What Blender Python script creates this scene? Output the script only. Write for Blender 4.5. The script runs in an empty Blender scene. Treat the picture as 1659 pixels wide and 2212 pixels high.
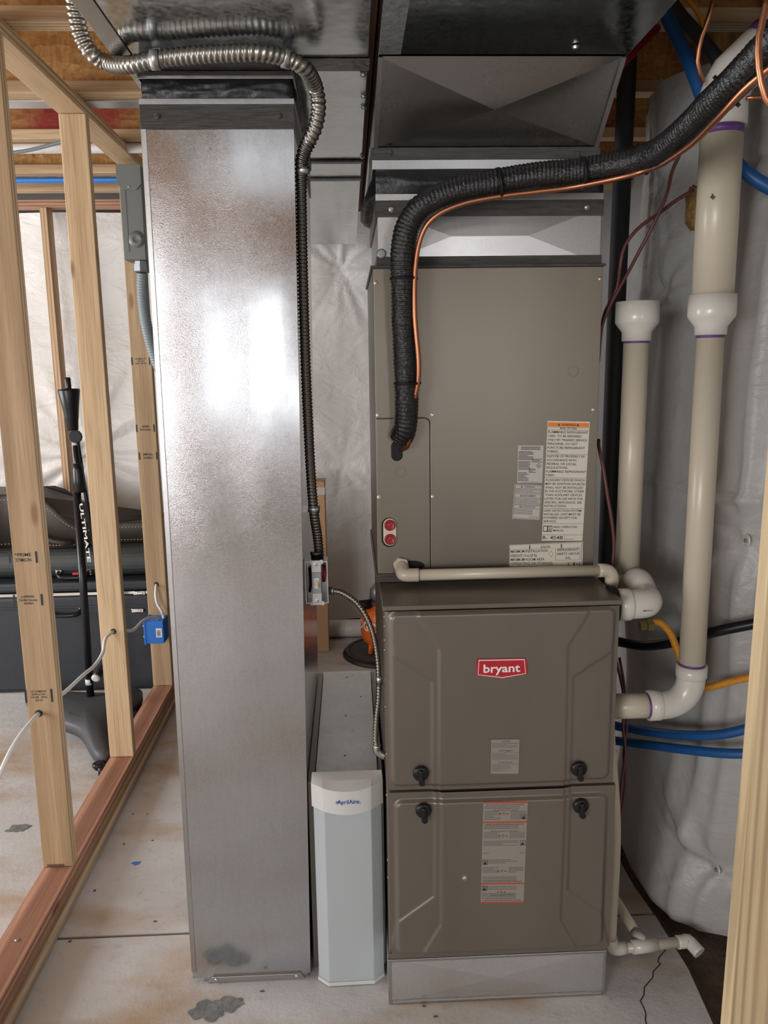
import bpy, math, random
from mathutils import Vector, Matrix, noise
random.seed(7)
SC = bpy.context.scene
COL = SC.collection
V = Vector
PI = math.pi

# ------------------------------------------------------------------ camera
FPX, IW, IH = 1757.417, 1659.0, 2212.0
YAW, PIT, ROL = 0.0403219, 0.1806566, -0.0146012
CAM = V((-0.0669192, -1.7456459, 1.5451443))
_f = V((math.sin(YAW)*math.cos(PIT), math.cos(YAW)*math.cos(PIT), -math.sin(PIT)))
_r0 = V((math.cos(YAW), -math.sin(YAW), 0)); _u0 = _r0.cross(_f)
RGT = math.cos(ROL)*_r0 + math.sin(ROL)*_u0
UPV = -math.sin(ROL)*_r0 + math.cos(ROL)*_u0
cd = bpy.data.cameras.new('camera'); cam = bpy.data.objects.new('camera', cd); COL.objects.link(cam)
cam.matrix_world = Matrix(((RGT.x, UPV.x, -_f.x, CAM.x), (RGT.y, UPV.y, -_f.y, CAM.y), (RGT.z, UPV.z, -_f.z, CAM.z), (0, 0, 0, 1)))
cd.sensor_fit = 'VERTICAL'; cd.sensor_height = 36.0; cd.lens = FPX/IH*36.0
cd.clip_start = 0.02; cd.clip_end = 60
SC.camera = cam

def at(px, py, **k):
    """where the line of sight of a photo pixel meets the plane x=, y= or z= that the thing touches"""
    d = RGT*((px-IW/2)/FPX) - UPV*((py-IH/2)/FPX) + _f
    (ax, v), = k.items(); i = 'xyz'.index(ax)
    return CAM + d*((v-CAM[i])/d[i])

# ------------------------------------------------------------------ world, daylight, exposure
w = bpy.data.worlds.new('world'); SC.world = w; w.use_nodes = True
w.node_tree.nodes['Background'].inputs[0].default_value = (0.62, 0.72, 0.9, 1)
w.node_tree.nodes['Background'].inputs[1].default_value = 1.2
def area(name, loc, rot, sx, sy, power, col):
    l = bpy.data.lights.new(name, 'AREA'); l.shape = 'RECTANGLE'; l.size = sx; l.size_y = sy
    l.energy = power; l.color = col
    o = bpy.data.objects.new(name, l); COL.objects.link(o); o.location = loc; o.rotation_euler = rot
    return o
# daylight entering by basement windows, the front-left one added for fill (all outside the picture)
area('window_and_fill_light', (-0.78, -5.13, 1.62), (PI/2, 0, 0), 0.50, 1.0, 6.3, (0.95, 0.97, 1.0))
area('window_and_fill_light', (-3.0, -5.13, 1.5), (PI/2, 0, 0), 1.9, 1.4, 120, (0.95, 0.97, 1.0))  # added fill for front-facing surfaces, no such window known
area('window_and_fill_light', (-4.43, 0.7, 1.5), (PI/2, 0, -PI/2), 2.4, 1.4, 122, (0.95, 0.97, 1.0))
area('window_and_fill_light', (1.05, -5.13, 1.5), (PI/2, 0, 0), 0.42, 1.4, 14, (0.97, 0.97, 1.0))
vs = SC.view_settings
vs.view_transform = 'Standard'; vs.look = 'None'; vs.gamma = 1.0; vs.use_curve_mapping = False
vs.exposure = 0.3

# ------------------------------------------------------------------ helpers
ORG = {}
class MB:
    """collects geometry for ONE mesh"""
    def __init__(s): s.v = []; s.f = []; s.sm = []
    def add(s, vs_, fs, smooth=False):
        n = len(s.v); s.v += [tuple(p) for p in vs_]
        for q in fs: s.f.append(tuple(i+n for i in q)); s.sm.append(smooth)
        return s
    def box(s, x0, x1, y0, y1, z0, z1):
        return s.hexa([(x0,y0,z0),(x1,y0,z0),(x1,y1,z0),(x0,y1,z0),(x0,y0,z1),(x1,y0,z1),(x1,y1,z1),(x0,y1,z1)])
    def hexa(s, c):
        return s.add(c, [(0,3,2,1),(4,5,6,7),(0,1,5,4),(1,2,6,5),(2,3,7,6),(3,0,4,7)])
    def prism(s, pts, d, smooth=False):
        """closed outline (list of 3-vectors) pushed by the vector d"""
        n = len(pts); d = V(d); a = [V(p) for p in pts]; b = [p+d for p in a]
        s.add(a+b, [tuple(range(n-1,-1,-1)), tuple(range(n,2*n))])
        s.add(a+b, [(i,(i+1)%n,n+(i+1)%n,n+i) for i in range(n)], smooth)
        return s
    def cyl(s, p0, p1, r0, r1=None, n=16, caps=True, smooth=True):
        p0 = V(p0); p1 = V(p1); r1 = r0 if r1 is None else r1
        return s.tube([p0, p1], [r0, r1], n, caps, raw=True)
    def tube(s, path, r, n=12, caps=True, raw=False, step=0.02, smooth=True):
        pts = [V(p) for p in path]
        if not raw: pts = resample(pts, step)
        L = [0.0]
        for a, b in zip(pts, pts[1:]): L.append(L[-1]+(b-a).length)
        fr = frames(pts); vs_ = []; fs = []
        for k, p in enumerate(pts):
            u, v_ = fr[k]
            for j in range(n):
                t = 2*PI*j/n
                rr = r[k] if isinstance(r, (list, tuple)) else (r(L[k], t) if callable(r) else r)
                vs_.append(p + (u*math.cos(t)+v_*math.sin(t))*rr)
        for k in range(len(pts)-1):
            for j in range(n):
                fs.append((k*n+j, k*n+(j+1)%n, (k+1)*n+(j+1)%n, (k+1)*n+j))
        s.add(vs_, fs, smooth)
        if caps:
            m = (len(pts)-1)*n
            s.add(vs_[:n]+vs_[m:], [tuple(range(n-1,-1,-1)), tuple(range(n,2*n))])
        return s
    def lathe(s, prof, c, ax=(0,0,1), n=24, smooth=True):
        """profile of (radius, height) about the axis ax from the point c"""
        ax = V(ax).normalized(); u = ax.orthogonal().normalized(); v_ = ax.cross(u); c = V(c)
        vs_ = []; fs = []
        for r, h in prof:
            for j in range(n):
                t = 2*PI*j/n; vs_.append(c+ax*h+(u*math.cos(t)+v_*math.sin(t))*r)
        for k in range(len(prof)-1):
            for j in range(n): fs.append((k*n+j, k*n+(j+1)%n, (k+1)*n+(j+1)%n, (k+1)*n+j))
        s.add(vs_, fs, smooth); m = (len(prof)-1)*n
        s.add(vs_[:n]+vs_[m:], [tuple(range(n-1,-1,-1)), tuple(range(n,2*n))])
        return s
    def grid(s, nu, nv, fn, smooth=True, loop=False):
        s.add([fn(i/(nu-1), j/(nv-1)) for i in range(nu) for j in range(nv)],
              [(i*nv+j, (i+1)*nv+j, (i+1)*nv+j+1, i*nv+j+1) for i in range(nu-1) for j in range(nv-1)], smooth)
        return s
def catmull(P, n=8):
    P = [V(p) for p in P]
    if len(P) < 3: return P
    Q = [P[0]*2-P[1]] + P + [P[-1]*2-P[-2]]; out = []
    for i in range(1, len(Q)-2):
        a, b, c, d = Q[i-1], Q[i], Q[i+1], Q[i+2]
        for k in range(n):
            t = k/n
            out.append(0.5*((2*b)+(c-a)*t+(2*a-5*b+4*c-d)*t*t+(3*b-a-3*c+d)*t**3))
    return out+[P[-1]]
def resample(P, step):
    P = catmull(P, 12); L = [0]
    for a, b in zip(P, P[1:]): L.append(L[-1]+(b-a).length)
    n = max(2, int(L[-1]/step)); out = []; k = 0
    for i in range(n+1):
        t = L[-1]*i/n
        while k < len(P)-2 and L[k+1] < t: k += 1
        d = L[k+1]-L[k]; out.append(P[k].lerp(P[k+1], 0 if d < 1e-9 else (t-L[k])/d))
    return out
def frames(P):
    fr = []; u = None
    for k in range(len(P)):
        t = (P[min(k+1, len(P)-1)]-P[max(k-1, 0)]).normalized()
        if u is None: u = t.orthogonal().normalized()
        u = (u-t*u.dot(t)); u = u.normalized() if u.length > 1e-6 else t.orthogonal().normalized()
        fr.append((u, t.cross(u)))
    return fr
def arc(c, u, v_, r, a0, a1, n=8):
    return [V(c)+V(u)*(r*math.cos(a0+(a1-a0)*i/n))+V(v_)*(r*math.sin(a0+(a1-a0)*i/n)) for i in range(n+1)]
def elbow_path(p0, corner, p1, r, n=8):
    """straight - bend - straight through a corner"""
    p0, corner, p1 = V(p0), V(corner), V(p1)
    a = (p0-corner).normalized(); b = (p1-corner).normalized()
    s0, s1 = corner+a*r, corner+b*r; out = [p0]
    for i in range(n+1):
        t = i/n; out.append(s0*(1-t)**2+corner*2*t*(1-t)+s1*t*t)
    return out+[p1]
def tag(o, label=None, cat=None, group=None, kind=None):
    for k, v_ in (('label', label), ('category', cat), ('group', group), ('kind', kind)):
        if v_: o[k] = v_
    return o
def thing(name, label, cat, loc=(0,0,0), group=None):
    o = bpy.data.objects.new(name, None); o.empty_display_size = 0.05
    COL.objects.link(o); o.location = loc; ORG[o.name] = V(loc)
    return tag(o, label, cat, group)
def obj(name, mb, m, parent=None, bevel=0, label=None, seg=2, recalc=True):
    me = bpy.data.meshes.new(name)
    if parent is None:
        xs, ys, zs = zip(*mb.v); o0 = V(((min(xs)+max(xs))/2, (min(ys)+max(ys))/2, min(zs)))
    else: o0 = ORG[parent.name]
    me.from_pydata([(p[0]-o0.x, p[1]-o0.y, p[2]-o0.z) for p in mb.v], [], mb.f)
    me.polygons.foreach_set('use_smooth', mb.sm); me.update()
    if recalc:
        import bmesh
        bm = bmesh.new(); bm.from_mesh(me); bmesh.ops.remove_doubles(bm, verts=bm.verts, dist=1e-6)
        bmesh.ops.recalc_face_normals(bm, faces=bm.faces); bm.to_mesh(me); bm.free()
    me.materials.append(m)
    o = bpy.data.objects.new(name, me); COL.objects.link(o)
    if parent is None: o.location = o0
    else: o.parent = parent
    ORG[o.name] = o0
    if bevel:
        b = o.modifiers.new('bevel', 'BEVEL'); b.width = bevel; b.segments = seg; b.limit_method = 'ANGLE'; b.angle_limit = 0.6
    if label: o['label'] = label
    return o
def box(name, x0, x1, y0, y1, z0, z1, m, parent=None, bevel=0, label=None):
    return obj(name, MB().box(x0, x1, y0, y1, z0, z1), m, parent, bevel, label)
_fc = {}
def text_mb(mb, s, o, ux, uy, h, width=None, align='L', bold=0.0, off=None, shear=0):
    """flat lettering: o = baseline start, ux / uy = directions, h = capital height"""
    c = bpy.data.curves.new('t', 'FONT'); c.body = s; c.size = 1.0; c.offset = bold; c.shear = shear; c.resolution_u = 2
    t = bpy.data.objects.new('t', c); COL.objects.link(t)
    dg = bpy.context.evaluated_depsgraph_get(); dg.update()
    me = bpy.data.meshes.new_from_object(t.evaluated_get(dg))
    vs_ = [v_.co.copy() for v_ in me.vertices]; fs = [tuple(p.vertices) for p in me.polygons]
    bpy.data.objects.remove(t); bpy.data.curves.remove(c); bpy.data.meshes.remove(me)
    if not vs_: return
    x0 = min(p.x for p in vs_); x1 = max(p.x for p in vs_)
    sy = h/0.69; sx = sy if width is None else width/(x1-x0)
    dx = {'L': -x0, 'C': -(x0+x1)/2, 'R': -x1}[align]
    o, ux, uy = V(o), V(ux), V(uy)
    mb.add([o+ux*((p.x+dx)*sx)+uy*(p.y*sy) for p in vs_], fs)

# ------------------------------------------------------------------ materials
MT = {}
def mat(name, col=(.5,.5,.5), rough=.5, metal=0.0, fn=None, **kw):
    m = bpy.data.materials.new(name); m.use_nodes = True; nt = m.node_tree
    b = nt.nodes['Principled BSDF']
    b.inputs['Base Color'].default_value = (*col, 1); b.inputs['Roughness'].default_value = rough; b.inputs['Metallic'].default_value = metal
    for k, v_ in kw.items(): b.inputs[k.replace('_', ' ')].default_value = v_
    if fn: fn(nt, b)
    MT[name] = m
    return m
def nd(nt, t, **k):
    n = nt.nodes.new('ShaderNode'+t)
    for a, v_ in k.items():
        if a in n.inputs: n.inputs[a].default_value = v_
        else: setattr(n, a, v_)
    return n
def coords(nt, scale=(1,1,1), kind='Object', rot=(0,0,0)):
    tc = nd(nt, 'TexCoord'); mp = nd(nt, 'Mapping'); mp.inputs['Scale'].default_value = scale; mp.inputs['Rotation'].default_value = rot
    nt.links.new(tc.outputs[kind], mp.inputs[0]); return mp.outputs[0]
def tex(nt, kind, co, scale, detail=3, rough=.5, dist=0):
    if kind == 'noise':
        n = nd(nt, 'TexNoise'); n.inputs['Detail'].default_value = detail; n.inputs['Roughness'].default_value = rough; n.inputs['Distortion'].default_value = dist
    else: n = nd(nt, 'TexVoronoi')
    n.inputs['Scale'].default_value = scale; nt.links.new(co, n.inputs['Vector']); return n
def ramp(nt, fac, stops):
    r = nd(nt, 'ValToRGB'); e = r.color_ramp.elements
    while len(e) < len(stops): e.new(0.5)
    for i, (p, c) in enumerate(stops): e[i].position = p; e[i].color = (*c, 1) if len(c) == 3 else c
    nt.links.new(fac, r.inputs[0]); return r.outputs[0]
def mix(nt, fac, a, b, mode='MIX'):
    n = nd(nt, 'Mix', data_type='RGBA', blend_type=mode)
    for s_, v_ in ((0, fac), (6, a), (7, b)):
        if hasattr(v_, 'links'): nt.links.new(v_, n.inputs[s_])
        else: n.inputs[s_].default_value = v_ if s_ == 0 else (*v_, 1)
    return n.outputs[2]
def bump(nt, b, h, strength=.3, dist=.01, prev=None):
    n = nd(nt, 'Bump', Strength=strength, Distance=dist); nt.links.new(h, n.inputs['Height'])
    if prev: nt.links.new(prev, n.inputs['Normal'])
    nt.links.new(n.outputs[0], b.inputs['Normal']); return n.outputs[0]
def mrange(nt, f, a, b, c, d):
    n = nd(nt, 'MapRange'); nt.links.new(f, n.inputs[0])
    for i, v_ in enumerate((a, b, c, d)): n.inputs[i+1].default_value = v_
    return n.outputs[0]

def galv(base=.62, rlo=.22, rhi=.42, spang=260, bstr=.12, wav=.25, streak=(9, 9, 1.2), tint=(1, 1, 1), con=.14):
    def fn(nt, b):
        co = coords(nt)
        vo = tex(nt, 'voronoi', co, spang); vo.inputs['Randomness'].default_value = 1
        n1 = tex(nt, 'noise', co, 2.5, 4, .6); n2 = tex(nt, 'noise', coords(nt, streak), 14, 4, .7)
        c = ramp(nt, vo.outputs['Color'], [(0, [base*(1-con)*t for t in tint]), (1, [min(1, base*(1+con)*t) for t in tint])])
        c = mix(nt, mrange(nt, n2.outputs[0], .35, .75, 0, con*2), c, [base*.72*t for t in tint])
        nt.links.new(c, b.inputs['Base Color'])
        r = nd(nt, 'Math', operation='ADD'); nt.links.new(mrange(nt, n1.outputs[0], .3, .7, rlo, rhi), r.inputs[0])
        nt.links.new(mrange(nt, vo.outputs['Color'], 0, 1, -con*.4, con*.4), r.inputs[1]); nt.links.new(r.outputs[0], b.inputs['Roughness'])
        p = bump(nt, b, n1.outputs[0], wav, .03) if wav > .015 else None
        if bstr > .015: bump(nt, b, vo.outputs['Color'], bstr, .002, p)
    return fn
mat('galv', metal=1, fn=galv(.57, .12, .21, 640, .11, .03, tint=(.97, 1, 1.045), con=.12))
mat('galv_trunk', metal=1, fn=galv(.55, .12, .26, 120, .03, .2, (1.5, 9, 9), (.96, 1, 1)))
mat('galv_dull', metal=1, fn=galv(.48, .28, .36, 260, .0, .0, (1.5, 4, 4), con=.05))
mat('galv_base', metal=1, fn=galv(.66, .36, .45, 260, .0, .0, (1.5, 4, 4), con=.05))
mat('galv_satin', metal=1, fn=galv(.34, .24, .30, 300, .0, .01, (1.5, 3, 3), con=.02))
mat('galv_supply', metal=1, fn=galv(.30, .10, .2, 120, .02, .1, (1.5, 9, 9), (.93, 1, 1)))
mat('galv_top', metal=.6, fn=galv(.78, .3, .42, 60, .03, .1, (9, 1.5, 9), (.98, 1.0, .97)))
mat('steel', (.30,.285,.255), .34, 1.0)
mat('steel_dark', (.17,.16,.145), .3, 1.0)
mat('zinc', (.5,.51,.52), .35, 1.0)
mat('zinc_gray', (.26,.28,.29), .4, .7)
def f_mastic(nt, b):
    n = tex(nt, 'noise', coords(nt, (3, 3, 40)), 6, 5, .65)
    nt.links.new(ramp(nt, n.outputs[0], [(.3, (.035,.034,.032)), (.7, (.085,.08,.074))]), b.inputs['Base Color'])
    bump(nt, b, n.outputs[0], .6, .01)
mat('mastic', rough=.32, fn=f_mastic)
def f_mgray(nt, b):
    n = tex(nt, 'noise', coords(nt, (6, 6, 6)), 8, 5, .65)
    nt.links.new(ramp(nt, n.outputs[0], [(.3, (.13,.14,.145)), (.7, (.24,.25,.25))]), b.inputs['Base Color']); bump(nt, b, n.outputs[0], .4, .01)
mat('mastic_gray', rough=.5, fn=f_mgray)
def f_beige(c0, met):
    def fn(nt, b):
        n = tex(nt, 'noise', coords(nt, (1, 1, .25)), 5, 3); n2 = tex(nt, 'noise', coords(nt), 900, 2)
        nt.links.new(mix(nt, mrange(nt, n.outputs[0], .3, .7, 0, 1), [x*.93 for x in c0], [x*1.06 for x in c0]), b.inputs['Base Color'])
        bump(nt, b, n2.outputs[0], .05, .001)
    return fn
mat('beige', rough=.34, metal=.55, fn=f_beige((.195,.170,.138), .35))
mat('beige_falloff', rough=.34, metal=.35, fn=f_beige((.165,.142,.116), .35))  # same beige darkened: light falloff lower down is put into the colour
def fabric_black(nt, b):
    n = tex(nt, 'noise', coords(nt), 14, 4); bump(nt, b, n.outputs[0], .5, .02)
mat('fabric_black', (.012,.012,.013), .42, fn=fabric_black)
mat('rubber', (.010,.010,.011), .45, Specular_IOR_Level=.2)
mat('black_plastic', (.010,.010,.012), .3, Specular_IOR_Level=.35)
mat('black_rough', (.03,.032,.036), .6)
def tape(nt, b):
    n = tex(nt, 'noise', coords(nt), 160, 3, .6); bump(nt, b, n.outputs[0], .7, .004)
mat('tape_black', (.009,.009,.0095), .26, fn=tape)
mat('copper', (.44,.185,.10), .36, 1.0)
mat('brass', (.42,.33,.16), .35, 1.0)
mat('pvc', (.55,.49,.385), .3)
mat('pvc_white', (.63,.605,.55), .22)
mat('primer', (.12,.045,.20), .4)
mat('white_plastic', (.60,.61,.59), .3)
mat('cover_white', (.43,.47,.485), .32)
mat('sticker', (.66,.61,.52), .5); mat('sticker_gray', (.50,.48,.44), .5); mat('sticker_clear', (.27,.245,.21), .35)
mat('ink', (.018,.018,.018), .6); mat('ink_gray', (.09,.085,.08), .6); mat('orange_ink', (.80,.22,.02), .5); mat('red_ink', (.42,.07,.03), .5)
mat('badge_red', (.46,.012,.022), .35); mat('white_ink', (.82,.82,.82), .5); mat('blue_ink', (.02,.075,.31), .45)
mat('red_cap', (.30,.012,.022), .4); mat('cream_plastic', (.62,.55,.42), .4)
mat('blue_plastic', (.012,.16,.58), .4); mat('blue_pipe', (.012,.09,.28), .4); mat('blue_bright', (.03,.2,.62), .35)
mat('yellow', (.62,.27,.02), .4); mat('wire_brown', (.10,.03,.025), .45); mat('wire_white', (.74,.74,.71), .4)
mat('gray_paint', (.135,.14,.13), .42); mat('gray_conduit', (.22,.255,.275), .4)
mat('orange', (.80,.15,.02), .35); mat('red_wire', (.4,.01,.02), .5); mat('tape_blue', (.06,.2,.55), .6)
def f_wood(axis, ca, cb, ck, grain=26):
    sc = [22, 22, 22]; sc['xyz'.index(axis)] = 1.1
    def fn(nt, b):
        co = coords(nt, tuple(sc)); n = tex(nt, 'noise', co, 1.0, 3, .5, .4)
        wv = nd(nt, 'TexWave', wave_type='RINGS', rings_direction={'x':'X','y':'Y','z':'Z'}[axis]); wv.inputs['Scale'].default_value = 1.3
        wv.inputs['Distortion'].default_value = 2.4; wv.inputs['Detail'].default_value = 2; wv.inputs['Detail Scale'].default_value = .35
        sc2 = [14, 14, 14]; sc2['xyz'.index(axis)] = .5
        co2 = coords(nt, tuple(sc2)); nt.links.new(co2, wv.inputs['Vector'])
        fine = [230, 230, 230]; fine['xyz'.index(axis)] = 5
        n3 = tex(nt, 'noise', coords(nt, tuple(fine)), 1, 2)
        c = ramp(nt, wv.outputs['Fac'], [(.15, ca), (.72, [x*.9 for x in cb]), (.9, [x*.62 for x in cb])])
        c = mix(nt, mrange(nt, n.outputs[0], .3, .7, 0, .5), c, ca)
        c = mix(nt, mrange(nt, n3.outputs[0], .45, .8, 0, .55), c, ck)
        kn = [7, 7, 7]; kn['xyz'.index(axis)] = 2.1
        vo = tex(nt, 'voronoi', coords(nt, tuple(kn)), 1.0)
        c = mix(nt, mrange(nt, vo.outputs['Distance'], .045, .09, .85, 0), c, ck)
        nt.links.new(c, b.inputs['Base Color']); bump(nt, b, wv.outputs['Fac'], .25, .002)
    return fn
TAN = ((.66,.475,.285), (.52,.34,.175), (.24,.12,.045))
for a_ in 'xyz': mat('wood_'+a_, rough=.62, fn=f_wood(a_, *TAN))
mat('wood_far', rough=.62, fn=f_wood('z', (.60,.40,.23), (.50,.31,.16), (.22,.10,.04)))
mat('wood_pale_z', rough=.62, fn=f_wood('z', (.70,.55,.34), (.66,.50,.29), (.50,.34,.17)))
mat('wood_red_y', rough=.62, fn=f_wood('y', (.56,.31,.205), (.36,.155,.09), (.16,.05,.025)))
mat('wood_red_x', rough=.62, fn=f_wood('x', (.50,.27,.16), (.36,.16,.085), (.16,.05,.025)))
mat('wood_pale_y', rough=.62, fn=f_wood('y', (.55,.42,.28), (.42,.27,.16), (.16,.07,.03)))
def f_osb(red):
    def fn(nt, b):
        a = tex(nt, 'voronoi', coords(nt, (34, 34, 80), rot=(.3, .2, .4)), 1); c = tex(nt, 'voronoi', coords(nt, (90, 40, 30), rot=(.1, .9, 1.1)), 1)
        x = ramp(nt, a.outputs['Color'], [(.1, (.26,.115,.03)), (.5, (.50,.255,.075)), (.95, (.66,.40,.16))])
        y = ramp(nt, c.outputs['Color'], [(.1, (.30,.13,.035)), (.9, (.60,.34,.12))])
        m_ = mix(nt, .5, x, y)
        if red:
            n = tex(nt, 'noise', coords(nt, (3.2, 3.2, 1.5)), 1, 2)
            m_ = mix(nt, mrange(nt, n.outputs[0], .44, .56, 0, .88), m_, (.33,.012,.025))
        nt.links.new(m_, b.inputs['Base Color']); bump(nt, b, a.outputs['Distance'], .3, .004)
    return fn
mat('osb', rough=.6, fn=f_osb(False)); mat('osb_red', rough=.6, fn=f_osb(True))
def f_conc(nt, b):
    co = coords(nt); n = tex(nt, 'noise', co, 1.6, 5, .6); n2 = tex(nt, 'noise', co, 26, 5, .7); n3 = tex(nt, 'noise', coords(nt, (1,2.2,1)), 2.3, 3)
    c = ramp(nt, n.outputs[0], [(.3, (.47,.46,.445)), (.7, (.62,.615,.61))])
    c = mix(nt, mrange(nt, n3.outputs[0], .48, .68, 0, .8), c, (.40,.27,.15))
    c = mix(nt, mrange(nt, n2.outputs[0], .55, .8, 0, .5), c, (.25,.235,.22))
    nt.links.new(c, b.inputs['Base Color']); bump(nt, b, n2.outputs[0], .35, .006)
    nt.links.new(mrange(nt, n.outputs[0], .3, .7, .42, .7), b.inputs['Roughness'])
mat('concrete', fn=f_conc)
def f_dirt(nt, b):
    n = tex(nt, 'noise', coords(nt), 30, 6, .7)
    nt.links.new(ramp(nt, n.outputs[0], [(.3, (.05,.032,.022)), (.7, (.17,.105,.07))]), b.inputs['Base Color']); bump(nt, b, n.outputs[0], .8, .02)
mat('dirt', rough=.9, fn=f_dirt)
mat('joint', (.19,.15,.11), .9)
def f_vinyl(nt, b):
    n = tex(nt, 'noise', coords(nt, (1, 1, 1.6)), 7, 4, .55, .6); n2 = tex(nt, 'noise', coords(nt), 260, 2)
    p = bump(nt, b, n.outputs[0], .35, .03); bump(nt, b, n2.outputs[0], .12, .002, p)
mat('vinyl', (.40,.392,.38), .4, fn=f_vinyl)  # white vinyl greyed; the right alcove's shade is put into its colour
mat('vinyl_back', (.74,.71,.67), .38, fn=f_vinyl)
def f_fiber(nt, b):
    n = tex(nt, 'noise', coords(nt), 22, 6, .7)
    nt.links.new(ramp(nt, n.outputs[0], [(.3, (.16,.085,.02)), (.7, (.52,.33,.10))]), b.inputs['Base Color']); bump(nt, b, n.outputs[0], .9, .03)
mat('fiberglass', rough=.9, fn=f_fiber)
def f_case(nt, b):
    n = tex(nt, 'noise', coords(nt), 420, 2); bump(nt, b, n.outputs[0], .35, .003)
mat('case_black', (.018,.022,.028), .5, fn=f_case); mat('case_green', (.035,.042,.04), .5, fn=f_case); mat('case_brown', (.04,.033,.027), .45, fn=f_case)
mat('stitch', (.5,.38,.16), .6); mat('chrome', (.7,.7,.7), .15, 1.0); mat('gold', (.75,.5,.15), .3, 1.0)
mat('cardboard', (.46,.28,.145), .7); mat('wall_paint', (.62,.60,.56), .7); mat('wall_conc', (.36,.35,.34), .8)
mat('lid_gray', (.06,.062,.068), .55); mat('paper', (.75,.72,.68), .5); mat('screw_brass', (.55,.42,.25), .3, 1.0)
mat('glass_sky', (.8,.88,1), .3)
# ================================================================== SETTING
def struct(o): o['kind'] = 'structure'; return o
XL, XR, YF, YB, ZC = -4.5, 1.42, -5.2, 3.26, 2.72
# floor: dirt sub-base with two concrete slabs that meet at a control joint; a dirt strip is left open by the right wall
fl = struct(box('floor', XL, XR, YF, YB, -.2, -.025, MT['dirt']))
JY = 0.285
def edge_x(y): return .765+.03*noise.noise(V((y*3, .3, 0)))
nE = 26
for (y0, y1) in ((YF, JY-.006), (JY+.006, YB)):
    pts = [(XL, y0, -.03), (XL, y1, -.03)]
    pts = [V((XL, y1, -.03)), V((XL, y0, -.03))]+[V((edge_x(y0+(y1-y0)*i/nE) if y0+(y1-y0)*i/nE > -.5 else XR, y0+(y1-y0)*i/nE, -.03)) for i in range(nE+1)]
    obj('concrete_slab', MB().prism(pts, (0, 0, .03)), MT['concrete'], fl)
box('joint_filler', XL, .74, JY-.006, JY+.006, -.03, -.005, MT['joint'], fl)
# crack in the slab right of the furnace
cp = [(1438,2052),(1424,2068),(1421,2078),(1427,2082),(1411,2099),(1410,2112),(1392,2133),(1391,2150),(1383,2163),(1390,2175),(1395,2190),(1394,2204),(1400,2225)]
mb = MB(); pp = [at(a, b, z=0.0) for a, b in cp]
for i in range(len(pp)-1):
    d = (pp[i+1]-pp[i]).normalized(); s_ = V((d.y, -d.x, 0))*.0014
    mb.add([pp[i]-s_, pp[i]+s_, pp[i+1]+s_, pp[i+1]-s_], [(0,1,2,3)])
for i, p in enumerate(mb.v): mb.v[i] = (p[0], p[1], .0006)
obj('crack', mb, MT['ink'], fl)
def smear(px, py, rx, ry, seed, m):
    c = at(px, py, z=0); pts = []
    for i in range(40):
        t = 2*PI*i/40; k = .8+.5*noise.noise(V((math.cos(t)*2.1+seed, math.sin(t)*2.1, seed)))
        pts.append(V((c.x+rx*k*math.cos(t), c.y+ry*k*math.sin(t), .0004+.0003*(seed % 1))))
    obj('mastic_smear', MB().prism(pts, (0, 0, .0014)), m, fl)
smear(448, 2182, .052, .040, 1.6, MT['mastic_gray']); smear(492, 2170, .045, .03, 3.1, MT['mastic_gray']); smear(38, 1790, .045, .03, 5.7, MT['mastic_gray'])
for i in range(26): smear(random.uniform(100, 1400), random.uniform(1700, 2200), random.uniform(.002, .007), random.uniform(.002, .005), i*1.7, MT['ink_gray'])

# ceiling: subfloor panels on I-joists that run left to right
ZJ = 2.42
ce = struct(box('ceiling', XL, XR+.2, YF, YB, ZC, ZC+.03, MT['osb']))
jy = [.565, 1.125, 1.675, 2.24, 2.62]
for k, y0 in enumerate([-5.0+.56*i for i in range(10)]+jy):
    xr = XR
    web = box('joist_web', XL, xr, y0+.027, y0+.038, ZJ+.038, ZC-.038, MT['osb_red' if abs(y0-1.675) < .01 else 'osb'], ce)
    box('joist_flange', XL, xr, y0, y0+.064, ZJ, ZJ+.038, MT['wood_x'], web, .002)
    box('joist_flange', XL, xr, y0, y0+.064, ZC-.038, ZC, MT['wood_x'], web, .002)

# back foundation wall, left outer wall, right wall, wall behind the camera with two windows and one added for fill
struct(box('wall_back', XL, XR+.2, YB, YB+.2, -.2, ZC, MT['wall_conc']))
struct(box('wall_right', XR, XR+.2, YF, YB, -.2, ZC, MT['wall_conc']))
def wall_open(name, mk, a0, a1, o0, o1, z0, z1):
    mb = MB()
    for (p, q, r, s_) in ((a0, o0, -.2, ZC), (o1, a1, -.2, ZC), (o0, o1, -.2, z0), (o0, o1, z1, ZC)): mk(mb, p, q, r, s_)
    return struct(obj(name, mb, MT['wall_paint']))
mb = MB(); xe_ = XL
for a0, a1, z0, z1 in ((-3.97, -2.03, .78, 2.22), (-1.15, -.49, 1.0, 2.24), (.82, 1.28, .78, 2.22)):
    mb.box(xe_, a0, YF-.15, YF, -.2, ZC); mb.box(a0, a1, YF-.15, YF, -.2, z0); mb.box(a0, a1, YF-.15, YF, z1, ZC); xe_ = a1
mb.box(xe_, XR, YF-.15, YF, -.2, ZC); struct(obj('wall_front', mb, MT['wall_paint']))
wall_open('wall_left', lambda m, a, b, c, d: m.box(XL-.15, XL, a, b, c, d), YF, YB, -.52, 1.92, .78, 2.22)
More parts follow.
